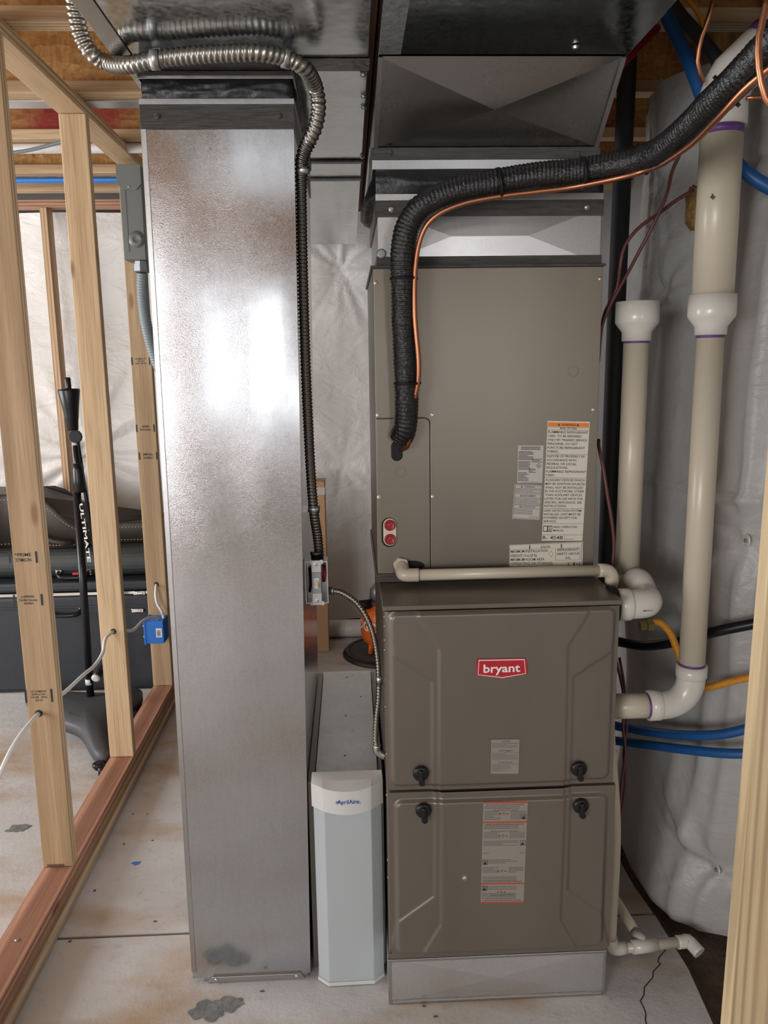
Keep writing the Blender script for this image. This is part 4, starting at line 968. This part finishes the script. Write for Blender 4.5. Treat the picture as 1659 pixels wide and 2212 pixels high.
CU = [(1690,128,-.43),(1612,190,-.375),(1545,262,-.30),(1480,322,-.19),(1390,370,-.02),(1250,402,.045),(1160,414,.065),(1080,424,.075),(1000,440,.085),(940,468,.095),(910,510,.105),(897,580,.108),(896,680,.108),(904,780,.112),(902,830,.118),(893,870,.128),(885,905,.138),(884,945,.145),(879,965,.160),(866,971,.183)]
t = thing('copper_line', 'thin bare copper refrigerant tube running under the black insulated line', 'pipe', ppath(CU)[-1])
obj('copper_tube', MB().tube(ppath(CU), .0056, 14, step=.008), MT['copper'], t)
q = ppath(CU)[15]; obj('brazed_joint', MB().tube([ppath(CU)[15], ppath(CU)[16]], .0072, 14, raw=True), MT['copper'], t)
line('copper_tube', 'thin copper tube hanging at the top right left of the wide white pipe', 'pipe', [(1545,-20,.0),(1530,40,.0),(1513,90,.02),(1507,140,.03),(1520,178,.04)], .0045, 'copper', 10)
line('copper_tube', 'thin copper tube at the top right edge in front of the black line', 'pipe', [(1662,-20,-.50),(1648,40,-.50),(1638,90,-.50),(1640,150,-.50),(1655,215,-.50),(1690,260,-.50)], .0048, 'copper', 10)
line('copper_tube', 'short horizontal copper tube at the right edge beside the wide white pipe', 'pipe', [(1612,212,.02),(1640,210,.02),(1690,206,.02)], .0045, 'copper', 10)
# thermostat wires
W1 = 'brown thermostat wires right of the coil cabinet'
line('thermostat_wire', 'brown wire dropping from the black line and crossing another brown wire', 'wire', [(1475,320,.10),(1452,370,.13),(1440,420,.18),(1415,478,.22),(1380,545,.24),(1345,610,.24),(1318,660,.24),(1300,705,.24),(1294,760,.24)], .0042, 'wire_brown', 8, W1)
line('thermostat_wire', 'brown wire curving from the small yellow tuft down to the coil cabinet', 'wire', [(1500,410,.22),(1465,430,.23),(1425,460,.235),(1380,492,.23),(1350,530,.23),(1340,570,.23),(1332,625,.25),(1308,672,.25),(1298,720,.25),(1293,780,.25)], .0042, 'wire_brown', 8, W1)
line('thermostat_wire', 'brown wire bowing out beside the lower half of the coil cabinet', 'wire', [(1293,950,.24),(1294,968,.22),(1303,1010,.2),(1312,1070,.19),(1322,1130,.185),(1326,1180,.185),(1322,1228,.19),(1316,1290,.2)], .0042, 'wire_brown', 8, W1)
for k, s_ in enumerate(('left', 'right')):
    line('thermostat_wire', ('left' if k == 0 else 'right')+' one of two brown wires hanging beside the lower furnace door', 'wire', [(1330+k*8,1420,.30+k*.015),(1340+k*6,1465,.28+k*.015),(1348+k*3,1510,.26+k*.015),(1346+k*8,1570,.24+k*.015),(1351-k*3,1625,.22+k*.015),(1343+k*8,1690,.21+k*.015),(1338+k*5,1750,.2+k*.015),(1327+k*5,1790,.2+k*.015),(1312+k*4,1818,.2+k*.015)], .0038, 'wire_brown', 8, W1)

# ================================================================== CONDUITS AND ELECTRICAL
def flexc(mb, path, r0, r1, pitch, n=16, amp=.11):
    P = resample([V(p) for p in path], pitch/5); N = len(P)-1
    def rr(s_, a):
        k = min(1, s_/LT); return (r0(k) if callable(r0) else r0+(r1-r0)*k)*(1+amp*math.cos(2*PI*(s_/pitch)+a))
    LT = sum((b-a).length for a, b in zip(P, P[1:]))
    return mb.tube(P, rr, n, raw=True)
CP = [(158,-14,.02),(161,12,.025),(167,44,.03),(176,78,.035),(196,112,.04),(232,136,.05),(280,140,.055),(330,130,.06),(400,121,.06),(480,116,.06),(560,114,.06),(620,126,.06),(660,150,.06),(682,190,.065),(688,235,.075),(681,275,.09),(666,308,.105)]
CL = [(666,308,.105),(655,335,.115),(651,375,.125),(652,480,.14),(655,620,.14),(660,780,.14),(666,920,.145),(672,1030,.15),(678,1105,.165),(686,1160,.19),(690,1205,.195)]
t = thing('flexible_conduit', 'ribbed steel conduit looping under the trunk and down the right side of the tall duct', 'conduit', ppath(CL)[-1])
cpp = ppath(CP)
for i_, z_ in ((6, 2.128), (7, 2.130), (8, 2.132), (9, 2.132), (10, 2.132), (11, 2.130), (12, 2.118)): cpp[i_] = at(CP[i_][0], CP[i_][1], z=z_)
obj('upper_run', flexc(MB(), cpp, .0158, .0150, .0112), MT['steel'], t)
obj('lower_run', flexc(MB(), ppath(CL), lambda k: .0150+(.0112-.0150)*min(1, k*9), 0, .0082), MT['steel_dark'], t)
def strap(px, py, y, d, r, tabd):
    p = at(px, py, y=y); d = V(d).normalized(); mb = MB().lathe([(r, -.008), (r+.002, -.008), (r+.002, .008), (r, .008)], p, d, 20)
    o = obj('strap', mb, MT['zinc'], t)
    tb = V(tabd); u = d*.008; nn = tb.normalized().cross(d).normalized()*.001
    a = p+tb.normalized()*(r*.6)
    obj('strap_tab', MB().hexa([a-u-nn, a+u-nn, a+u+nn, a-u+nn, a-u-nn+tb, a+u-nn+tb, a+u+nn+tb, a-u+nn+tb]), MT['zinc'], o)
strap(335, 129, at(335, 129, z=2.128).y, (1, 0, 0), .0165, (0, .012, .018)); strap(619, 126, at(619, 126, z=2.130).y, (1, 0, -.25), .0165, (0, .012, .016))
strap(655, 369, .122, (0, 0, 1), .0125, (.006, .02, 0)); strap(678, 1099, .165, (.1, 0, 1), .0125, (-.03, .004, 0))
# switch box
SBY = .150
c0 = at(668, 1213, y=SBY); c1 = at(715, 1303, y=SBY); bx0, bx1, bz0, bz1 = -.1815, -.1815+.054, c1.z, c0.z
dxs = (c0.x+c1.x)/2-(bx0+bx1)/2; 
t = thing('switch_box', 'open steel electrical box with a light switch on the side of the tall duct', 'switch', (-.155, SBY+.045, bz0))
x0, x1 = bx0, bx1; mb = MB()
mb.box(x0, x1, SBY+.042, SBY+.045, bz0, bz1); mb.box(x0, x0+.002, SBY, SBY+.042, bz0, bz1); mb.box(x1-.002, x1, SBY, SBY+.042, bz0, bz1); mb.box(x0+.002, x1-.002, SBY, SBY+.042, bz0, bz0+.002); mb.box(x0+.002, x1-.002, SBY, SBY+.042, bz1-.002, bz1)
obj('box_shell', mb, MT['zinc'], t)
xm = (x0+x1)/2; zm = (bz0+bz1)/2; H2 = (bz1-bz0)/2
yk_ = obj('switch_yoke', MB().box(xm-.0115, xm+.0115, SBY-.003, SBY-.0015, zm-H2-.003, zm+H2+.003), MT['zinc'], t, .0005)
for sx in (-1, 1):
    for sz in (-1, 1): obj('mounting_ear', MB().lathe([(.0022, 0), (.0055, 0), (.0055, .0016), (.0022, .0016)], (xm+sx*.0125, SBY-.001, zm+sz*H2*.98), (0, -1, 0), 14), MT['white_plastic'], yk_)
for sz in (-1, 1): screw(yk_, (xm, SBY-.003, zm+sz*H2*.86), r=.004)
sw = obj('switch_body', MB().box(xm-.0115, xm+.0115, SBY-.005, SBY+.024, zm-.026, zm+.026), MT['zinc_gray'], t, .001)
obj('toggle_frame', MB().box(xm-.0065, xm+.0065, SBY-.0075, SBY-.005, zm-.0135, zm+.0135), MT['white_plastic'], sw, .0006)
obj('toggle_lever', MB().hexa([(xm-.004,SBY-.0075,zm-.008),(xm+.004,SBY-.0075,zm-.008),(xm+.004,SBY-.0075,zm+.009),(xm-.004,SBY-.0075,zm+.009),(xm-.0035,SBY-.017,zm-.011),(xm+.0035,SBY-.017,zm-.011),(xm+.0035,SBY-.015,zm-.004),(xm-.0035,SBY-.015,zm-.004)]), MT['cream_plastic'], sw, .0008)
obj('wire_red', MB().tube([V((xm+.017, SBY+.03, zm+.035)), V((xm+.019, SBY+.018, zm+.02)), V((xm+.016, SBY+.03, zm-.005))], .004, 8), MT['red_wire'], t)
obj('wire_black', MB().tube([V((xm-.018, SBY+.03, zm+.03)), V((xm-.016, SBY+.016, zm-.005)), V((xm-.019, SBY+.03, zm-.03))], .0035, 8), MT['rubber'], t)
obj('conduit_connector', MB().lathe([(.0135, 0), (.0135, .010), (.015, .010), (.015, .016), (.0125, .018)], (xm, SBY+.03, bz1), (.0, 0, 1), 18), MT['steel_dark'], t)
# small whip to the furnace
wx = FW*0-.013
WP = [V((x1+.012, SBY+.028, at(722, 1275, y=.18).z))]+[at(a, b, y=c) for a, b, c in ((740,1281,.175),(768,1300,.165),(790,1330,.15),(806,1370,.14),(816,1430,.13),(818,1500,.125),(813,1550,.12),(811,1595,.11),(814,1612,.105))]
t = thing('wiring_whip', 'thin ribbed steel whip from the switch box to the furnace side', 'conduit', WP[-1])
obj('armored_cable', flexc(MB(), WP, .0066, .0064, .0078, 14, .13), MT['steel'], t)
obj('connector', MB().lathe([(.009, 0), (.009, .006), (.0105, .006), (.0105, .012), (.008, .012)], (x1, SBY+.028, WP[0].z), (1, 0, 0), 14), MT['zinc'], t)
obj('coupling', MB().tube([at(819, 1458, y=.127), at(818.5, 1478, y=.127)], .0085, 16, raw=True), MT['zinc'], t)
cn = obj('angle_connector', MB().tube([WP[-1]+V((0, 0, .004)), WP[-1]-V((0, 0, .012)), V((-.004, WP[-1].y, WP[-1].z-.024)), V((.0015, WP[-1].y, WP[-1].z-.026))], .0098, 16, step=.004), MT['zinc'], t)
# disconnect box at the top of the third stud
b0 = at(250, 357, y=1.79); b1 = at(316, 561, y=1.79)
t = thing('disconnect_box', 'tall grey painted electrical box at the top of the stud beside the tall duct', 'electrical box', ((b0.x+b1.x)/2, 1.84, b1.z))
X0, X1, Z0, Z1 = b0.x+.008, b1.x, b1.z, min(b0.z, ZT-.004)
box('box_body', X0, X1, 1.79, 1.896, Z0, Z1, MT['gray_paint'], t, .003)
hg = (Z1-Z0)*.26
lid = obj('lid_flap', MB().prism([V((X0-.008, 1.784, Z1-hg*.75)), V((X0-.008, 1.784, Z1+.002)), V((X1+.001, 1.784, Z1+.002)), V((X1+.001, 1.784, Z1-hg*.75)), V((X1-.02, 1.784, Z1-hg)), V((X0+.012, 1.784, Z1-hg))], (0, .006, 0)), MT['gray_paint'], t, .001)
screw(lid, (X0+.45*(X1-X0), 1.784, Z1-hg*.86), r=.004, m='zinc_gray')
kc = (X0+.62*(X1-X0), 1.79, Z0+(Z1-Z0)*.22)
obj('knockout', MB().lathe([(.034, 0), (.034, .0015), (.024, .0015), (.022, .0035), (.014, .0035), (.012, .002), (.0, .002)], kc, (0, -1, 0), 28), MT['gray_paint'], t)
obj('cover_edge', MB().box(X0+.022, X0+.0245, 1.7885, 1.79, Z0+.03, Z1-hg), MT['ink_gray'], t)
CG = [V(((X0+X1)/2+.012, 1.845, Z0+.004)), V(((X0+X1)/2+.012, 1.845, Z0-.05))]+[at(a, b, y=c) for a, b, c in ((308,640,1.85),(314,690,1.86),(325,740,1.88),(342,790,1.90),(362,830,1.95),(390,870,2.0))]
t = thing('gray_conduit', 'grey ribbed flexible conduit curving from the grey box behind the tall duct', 'conduit', CG[0])
obj('conduit_tube', flexc(MB(), CG[1:], .0235, .0235, .0115, 18, .05), MT['gray_conduit'], t)
obj('conduit_nut', MB().lathe([(.031, 0), (.031, .012), (.036, .012), (.036, .04), (.027, .046)], CG[0]-V((0, 0, .005)), (0, 0, -1), 8, False), MT['zinc_gray'], t)
# blue outlet box and white cables
p0 = at(312, 1343, y=1.80); p1 = at(355, 1390, y=1.80)
t = thing('outlet_box', 'bright blue plastic outlet box nailed to the third stud', 'electrical box', ((p0.x+p1.x)/2, 1.85, p1.z))
mb = MB(); mb.box(p0.x, p1.x, 1.80, 1.896, p1.z, p0.z)
bo = obj('box_shell', mb, MT['blue_plastic'], t, .003)
obj('box_rim', MB().box(p0.x-.006, p0.x+.003, 1.797, 1.897, p1.z-.003, p0.z+.003), MT['blue_plastic'], t, .001)
box('barcode_sticker', p0.x+.048, p0.x+.074, 1.7993, 1.80, p1.z+.03, p1.z+.072, MT['paper'], t)
mb = MB(); rg = random.Random(4); z_ = p1.z+.036
while z_ < p1.z+.062: h_ = rg.uniform(.0008, .003); mb.box(p0.x+.052, p0.x+.068, 1.799, 1.7993, z_, z_+h_); z_ += h_+rg.uniform(.0008, .002)
obj('barcode', mb, MT['ink'], t)
for dz in (.025, .075): obj('nail_boss', MB().lathe([(.006, 0), (.006, .012), (.004, .014)], (p0.x-.002, 1.83, p1.z+dz), (-1, 0, 0), 10), MT['white_plastic'], t)
G = 'white electrical cables through the studs'
h1 = at(84, 1541, y=.50); h2 = at(245, 1364, y=1.193); h3 = at(338, 1262, y=1.897)
for k, (h_, o) in enumerate(((h1, studs[1]), (h2, studs[2]), (h3, studs[3]))):
    obj('bored_hole', MB().lathe([(.011, 0), (.011, .0008)], h_+V((0, .0004, 0)), (0, -1, 0), 18), MT['ink'], o)
line('romex_cable', 'white cable leaving the front stud towards the lower left', 'cable', [h1+V((0, -.004, 0)), at(70, 1556, y=.44), at(40, 1594, y=.36), at(14, 1640, y=.30), at(-20, 1720, y=.24)], .0062, 'wire_white', 10, G)
line('romex_cable', 'white cable strung between the front stud and the middle stud', 'cable', [h1+V((0, .040, 0)), at(140, 1495, y=.72), at(178, 1460, y=.86), at(205, 1437, y=.98), at(222, 1410, y=1.06), at(225, 1390, y=1.1), at(230, 1376, y=1.14), h2+V((0, -.004, 0))], .0062, 'wire_white', 10, G)
line('romex_cable', 'white cable strung between the middle stud and the blue box', 'cable', [h2+V((0, .040, 0)), at(285, 1362, y=1.4), at(308, 1342, y=1.6), at(328, 1333, y=1.75), at(342, 1336, y=1.83), at(347, 1343, y=1.845)], .0062, 'wire_white', 10, G)
line('romex_cable', 'white cable looping from the third stud hole down into the blue box', 'cable', [h3+V((0, -.004, 0)), at(336, 1285, y=1.86), at(340, 1305, y=1.855), at(350, 1322, y=1.85), at(355, 1343, y=1.85)], .0062, 'wire_white', 10, G)
# overhead odds and ends in the left bay
y = at(60, 389, z=2.405).y; line('water_line', 'bright blue water line running under the joists behind the studs', 'pipe', [V((-4.4, y, 2.406)), V((-2.2, y, 2.404)), V((-.55, y+.02, 2.408))], .013, 'blue_bright', 12)
y = at(60, 321, z=2.40).y; line('white_pipe', 'white pipe running under the joists above the top plate', 'pipe', [V((-4.4, y, 2.40)), V((-2.2, y, 2.40)), V((-.55, y, 2.40))], .019, 'vinyl_back', 16)
ya, yb_ = at(60, 217, z=2.416).y, at(60, 232, z=2.416).y
tag(box('metal_strap', -4.4, -.535, ya, yb_, 2.412, 2.4195, MT['galv_dull'], None, .001), 'flat galvanized strap nailed under the joists left of the trunk', 'strap')
line('gray_cable', 'thin grey cable sagging under the joists beside the middle stud', 'cable', [at(-60, 332, y=1.60), at(12, 331, y=1.60), at(60, 325, y=1.60), at(110, 313, y=1.60), at(160, 300, y=1.60)], .007, 'gray_conduit', 8)

# ================================================================== THINGS IN THE LEFT ROOM
# microphone stand
MY = 1.72
base = at(197, 1520, y=MY); PX = base.x
t = thing('microphone_stand', 'black microphone stand with a folded boom on a wheeled base behind the studs', 'microphone stand', (PX, MY, 0))
arms = [at(214, 1655, z=.07), at(300, 1503, z=.07), at(60, 1512, z=.07)]
C_ = V((PX, MY, 0))
bo_ = [at(a, b, z=.05) for a, b in ((60,1530),(100,1556),(135,1578),(165,1590),(182,1606),(196,1632),(210,1648),(232,1648),(242,1630),(243,1600),(258,1566),(288,1538),(306,1522),(308,1508),(292,1502),(255,1512),(215,1514),(160,1512),(110,1510),(75,1506),(55,1512))]
bo_ = catmull(bo_+bo_[:1], 4)[:-1]
mb = MB(); n = len(bo_)
vs_ = [p+V((0, 0, 0)) for p in bo_]+[p+V((0, 0, .034)) for p in bo_]+[p.lerp(V((PX, MY-.1, p.z)), .07)+V((0, 0, .046)) for p in bo_]+[p.lerp(V((PX, MY-.1, p.z)), .45)+V((0, 0, .060)) for p in bo_]
mb.add(vs_, [(k*n+j, k*n+(j+1) % n, (k+1)*n+(j+1) % n, (k+1)*n+j) for k in range(3) for j in range(n)], True)
mb.add([V((PX, MY-.1, .115))]+vs_[3*n:], [(0, 1+j, 1+(j+1) % n) for j in range(n)], True)
mb.add([V((PX, MY-.1, .05))]+vs_[:n], [(0, 1+(j+1) % n, 1+j) for j in range(n)])
ba = obj('stand_base', mb, MT['lid_gray'], t)
mb = MB(); text_mb(mb, 'ULTIMATE', at(172, 1547, z=.109), V((.87, -.49, 0)), V((.49, .87, 0)), .022, .14, 'C', .01); obj('base_lettering', mb, MT['zinc'], ba, recalc=False)
for q in arms:
    c = C_+(q-C_)*.93; c.z = 0
    w_ = obj('caster', MB().lathe([(.012, -.014), (.030, -.012), (.030, .012), (.012, .014)], c+V((.012, 0, .0305)), (1, .2, 0), 20), MT['black_plastic'], t)
    obj('caster_stem', MB().lathe([(.013, 0), (.018, .004), (.018, .012), (.024, .014), (.024, .024), (.018, .028)], c+V((0, 0, .036)), (0, 0, 1), 16), MT['black_plastic'], w_)
zt0, zc0, zc1, ztop = at(165, 1062, y=MY).z, at(165, 1062, y=MY).z, at(165, 1000, y=MY).z, at(163, 962, y=MY).z
top = at(163, 962, y=MY)
pole = obj('pole', MB().tube([V((PX, MY, .1)), V((PX+(top.x-PX)*.6, MY, zc0))], .0165, 20, raw=True), MT['black_plastic'], t)
u_ = V((top.x, MY, ztop)); cc_ = at(172, 1030, y=MY)
obj('inner_pole', MB().tube([V((at(170, 1040, y=MY).x, MY, zc0)), u_], .0115, 16, raw=True), MT['black_plastic'], t)
obj('clutch_grip', MB().lathe([(.018, 0), (.025, .012), (.026, .05), (.022, .10), (.017, .125)], (at(173, 1062, y=MY).x, MY, zc0-.004), (-.02, 0, 1), 20), MT['black_plastic'], t)
cl_ = obj('pole_collar', MB().lathe([(.0172, 0), (.0172, .026)], (PX, MY, .165), (0, 0, 1), 20), MT['white_plastic'], t)
kn = at(163, 943, y=MY); obj('boom_clutch', MB().lathe([(.024, -.022), (.027, -.018), (.027, .018), (.024, .022)], (kn.x, MY, kn.z), (.25, -1, .1), 24), MT['black_rough'], t)
bt_ = at(158, 930, y=MY); tp = at(149, 848, y=MY)
ax_ = (tp-bt_).normalized()
obj('counterweight', MB().lathe([(.018, 0), (.022, .004), (.026, .045), (.027, .047), (.028, .055), (.034, .10), (.0445, .165), (.043, .172), (.012, .174), (.012, .178), (.0125, .215), (.010, .22)], bt_, ax_, 24), MT['black_plastic'], t)
obj('boom_arm', MB().tube([at(166, 945, y=MY+.03), at(184, 1060, y=MY+.03), at(203, 1180, y=MY+.03), at(222, 1310, y=MY+.03)], .0085, 12), MT['black_plastic'], t)
obj('boom_tip', MB().tube([at(208, 1463, y=MY-.16), at(225, 1440, y=MY-.08)], .0165, 16, raw=True), MT['black_plastic'], t)
obj('tip_cap', MB().lathe([(.018, 0), (.018, .01), (.010, .012)], at(208, 1463, y=MY-.16), (-.2, -.9, -.4), 18), MT['white_plastic'], t)
mb = MB(); p = at(173, 1088, y=MY-.0172); text_mb(mb, 'ULTIMATE', (p.x-.004, MY-.0172, p.z), V((.06, 0, -1)), V((1, 0, .06)), .014, p.z-at(178, 1213, y=MY).z, 'L', .02); obj('pole_lettering', mb, MT['white_ink'], pole, recalc=False)
# instrument cases stacked behind the studs
t = thing('keyboard_case', 'large black hard instrument case lying on the floor behind the studs', 'case', (-1.75, 2.25, 0))
KY = 2.04; zc_ = at(150, 1282, y=KY).z
box('case_body', -2.75, -.72, KY, KY+.42, .004, zc_-.012, MT['case_black'], t, .02)
box('case_lid', -2.75, -.72, KY, KY+.42, zc_+.006, zc_+.055, MT['case_black'], t, .015)
box('chrome_valance', -2.74, -.73, KY-.004, KY+.41, zc_-.011, zc_+.005, MT['chrome'], t, .002)
zl_b = at(150, 1312, y=KY).z; obj('case_rib', MB().box(-2.74, -.73, KY-.006, KY+.002, zl_b-.004, zl_b+.006), MT['case_black'], t, .002)
def handle(cx, cz, y, par, L_=.12):
    h_ = obj('carry_handle', MB().tube([V((cx-L_/2, y, cz+.012)), V((cx-L_/2+.006, y-.03, cz)), V((cx-L_/4, y-.036, cz-.006)), V((cx+L_/4, y-.036, cz-.006)), V((cx+L_/2-.006, y-.03, cz)), V((cx+L_/2, y, cz+.012))], .011, 10), MT['black_plastic'], par)
    for s_ in (-1, 1): obj('handle_bracket', MB().box(cx+s_*L_/2-.014, cx+s_*L_/2+.014, y-.005, y+.001, cz-.004, cz+.024), MT['chrome'], h_, .002)
c = at(143, 1322, y=KY); handle(c.x, c.z, KY, t, .15); c = at(160, 1285, y=KY); 
for px, py in ((298, 1318), (302, 1280)):
    c = at(px, py, y=KY-.002); l_ = obj('latch', MB().box(c.x-.028, c.x+.028, KY-.012, KY-.001, c.z-.010, c.z+.010), MT['chrome'], t, .003); obj('latch_lever', MB().box(c.x-.012, c.x+.018, KY-.018, KY-.012, c.z-.006, c.z+.006), MT['chrome'], l_, .002)
z0 = zc_+.057
t = thing('instrument_case', 'dark green-grey hard case stacked on top of the large black case', 'case', (-1.75, 2.28, z0))
zt2 = at(150, 1190, y=2.10).z
bo = obj('case_body', MB().box(-2.55, -.76, 2.10, 2.44, z0, zt2), MT['case_green'], t, .06, seg=5)
c = at(157, 1284, y=KY+.02); handle(c.x, z0+.02, 2.10, t, .14); box('red_tag', c.x+.01, c.x+.075, 2.05, 2.07, z0+.030, z0+.040, MT['badge_red'], t, .001)
tag(obj('paper_tag', MB().prism([at(a, b, y=2.07) for a, b in ((104,1284),(131,1261),(155,1280),(155,1284))], (0, .004, 0)), MT['paper']), 'white paper hang tag sticking up in front of the green-grey case', 'tag')
# guitar case on top
z1 = zt2+.004
t = thing('guitar_case', 'brown curved guitar case with yellow stitching on top of the stacked cases', 'case', (-1.5, 2.3, z1))
out_t = [(-2.45,2.14),(-2.30,2.09),(-2.10,2.09),(-1.95,2.12),(-1.84,2.17),(-1.76,2.205),(-1.68,2.20),(-1.58,2.17),(-1.48,2.15),(-1.38,2.17),(-1.30,2.22),(-1.18,2.245),(-.80,2.25),(-.80,2.40),(-1.18,2.41),(-1.30,2.44),(-1.5,2.5),(-1.76,2.46),(-2.1,2.56),(-2.35,2.54),(-2.48,2.4),(-2.5,2.25)]
sp = catmull([V((a, b, 0)) for a, b in out_t+out_t[:1]], 5)[:-1]
def gz(x): k = max(0, min(1, (-1.36-x)/.24)); return .085+.155*k*k*(3-2*k)
bo = MB(); n = len(sp); lo = [V((p.x, p.y, z1+.0005)) for p in sp]; hi = [V((p.x, p.y, z1+gz(p.x))) for p in sp]; h2_ = [V((p.x*.985+.015*-1.6, p.y*.97+.03*2.33, z1+gz(p.x)+.018)) for p in sp]
bo.add(lo+hi+h2_, [(k*n+j, k*n+(j+1) % n, (k+1)*n+(j+1) % n, (k+1)*n+j) for k in range(2) for j in range(n)], True)
bo.add(lo+h2_, [tuple(range(n-1, -1, -1)), tuple(range(n, 2*n))])
gb = obj('case_shell', bo, MT['case_brown'], t)
def edge_line(zf, off, name):
    k0, k1 = 2, 13*5
    pth = [V((p.x, p.y-off, zf(p))) for p in sp[k0:k1]]
    mb = MB(); L_ = 0
    R_ = resample(pth, .008)
    for k in range(0, len(R_)-1, 2): mb.tube([R_[k], R_[k+1]], .0016, 5, raw=True)
    o = obj(name, mb, MT['stitch'], t); o['kind'] = 'stuff'
edge_line(lambda p: z1+gz(p.x)-.008, .001, 'stitching'); edge_line(lambda p: z1+.014, .001, 'stitching')
c = at(120, 1166, y=2.15); hb = obj('carry_handle', MB().tube([V((c.x-.08, 2.165, c.z+.03)), V((c.x-.06, 2.13, c.z+.025)), V((c.x, 2.12, c.z+.0)), V((c.x+.06, 2.13, c.z-.012)), V((c.x+.075, 2.17, c.z-.015))], .013, 10), MT['case_brown'], t)
c = at(192, 1192, y=2.145); obj('brass_hinge', MB().box(c.x-.03, c.x+.02, 2.14, 2.152, c.z-.012, c.z+.012), MT['gold'], t, .002)
# blue painter's tape scrap on the slab
pp = [at(a, b, z=.0006) for a, b in ((282,1865),(290,1862),(305,1861),(300,1867),(290,1870),(288,1866))]
tag(obj('tape_scrap', MB().prism(pp, (0, 0, .0008)), MT['tape_blue']), 'tiny scrap of blue painter tape on the concrete floor', 'tape')

# ================================================================== BEHIND THE GAP
q0, q1 = at(690, 1408, z=0), at(711, 1408, z=0); zt3 = at(700, 1040, y=q0.y).z
t = thing('cardboard_box', 'tall narrow cardboard box standing in the gap behind the tall duct', 'box', (q1.x-.11, q1.y+.06, 0))
box('carton', q1.x-.24, q1.x, q1.y, q1.y+.14, .001, zt3, MT['cardboard'], t, .003)
box('packing_tape', q1.x-.2405, q1.x+.0005, q1.y-.0006, q1.y+.1406, zt3-.07, zt3-.03, MT['sticker_gray'], t)
p0 = at(740, 1408, z=.015); fr = at(800, 1447, z=0); cy = p0.y; R_ = cy-fr.y; cx = p0.x+R_
t = thing('pit_cover', 'round dark grey sump pit lid with black rim on the floor behind the furnace', 'lid', (cx, cy, 0))
obj('lid_plate', MB().lathe([(R_*.86, .001), (R_*.86, .018), (R_*.84, .022), (0, .022)], (cx, cy, 0), n=48), MT['lid_gray'], t)
obj('lid_rim', MB().lathe([(R_*.87, .001), (R_, .001), (R_*.99, .010), (R_*.93, .026), (R_*.88, .026), (R_*.87, .020)], (cx, cy, 0), n=48), MT['tape_black'], t)
tx = at(780, 1385, y=cy).x; TR_ = .155; tcx = tx+TR_
z0_ = at(800, 1416, y=cy).z; z1_ = at(800, 1298, y=cy).z; z0_ = max(z0_, .055)
t = thing('air_tank', 'orange tank with white lettering standing on the pit lid behind the furnace', 'tank', (tcx, cy, .023))
hh = z1_-z0_
obj('tank_body', MB().lathe([(.02, z0_), (TR_*.75, z0_+hh*.03), (TR_*.95, z0_+hh*.14), (TR_, z0_+hh*.30), (TR_*1.0, z0_+hh*.62), (TR_*.93, z0_+hh*.82), (TR_*.72, z0_+hh*.95), (.03, z1_)], (tcx, cy, 0), n=40), MT['orange'], t)
mb = MB(); text_mb(mb, 'RIDGID', (0, 0, 0), UX, UZ, .048, .21, 'R', .03)
mb.add([(-.21, 0, -.022), (0, 0, -.022), (0, 0, -.012), (-.21, 0, -.012)], [(0, 1, 2, 3)])
a1 = -PI/2-.42
for k, v_ in enumerate(mb.v): a = a1+v_[0]/TR_; mb.v[k] = (tcx+math.cos(a)*(TR_+.0015), cy+math.sin(a)*(TR_+.0015), z0_+hh*.44+v_[2])
obj('tank_lettering', mb, MT['white_ink'], t, recalc=False)
for a in (-2.5, -1.57, -.6, 1.2): obj('tank_foot', MB().tube([V((tcx+math.cos(a)*TR_*.82, cy+math.sin(a)*TR_*.82, z0_+.03)), V((tcx+math.cos(a)*TR_*.86, cy+math.sin(a)*TR_*.82, .029))], .014, 8, raw=True), MT['orange'], t)
p = at(789, 1306, y=cy-.05); obj('hose_fitting', MB().lathe([(.026, -.03), (.026, .03), (.018, .034)], p, (1, 0, .1), 16), MT['rubber'], t)
obj('fitting_stem', MB().cyl(p, (tcx-.05, cy-.02, z1_-.012), .013, n=12), MT['zinc'], t)
p = at(803, 1275, y=cy); obj('pump_head', MB().lathe([(.05, 0), (.065, .02), (.06, .07), (.035, .10)], (p.x+.05, cy, z1_-.004), (0, 0, 1), 20), MT['zinc_gray'], t)
yq = 2.74; zq = .052
line('white_pipe', 'fat white pipe lying on the floor along the back wall', 'pipe', [V((-.9, yq, zq)), V((-.2, yq, zq)), V((.7, yq, zq))], .05, 'vinyl_back', 20)
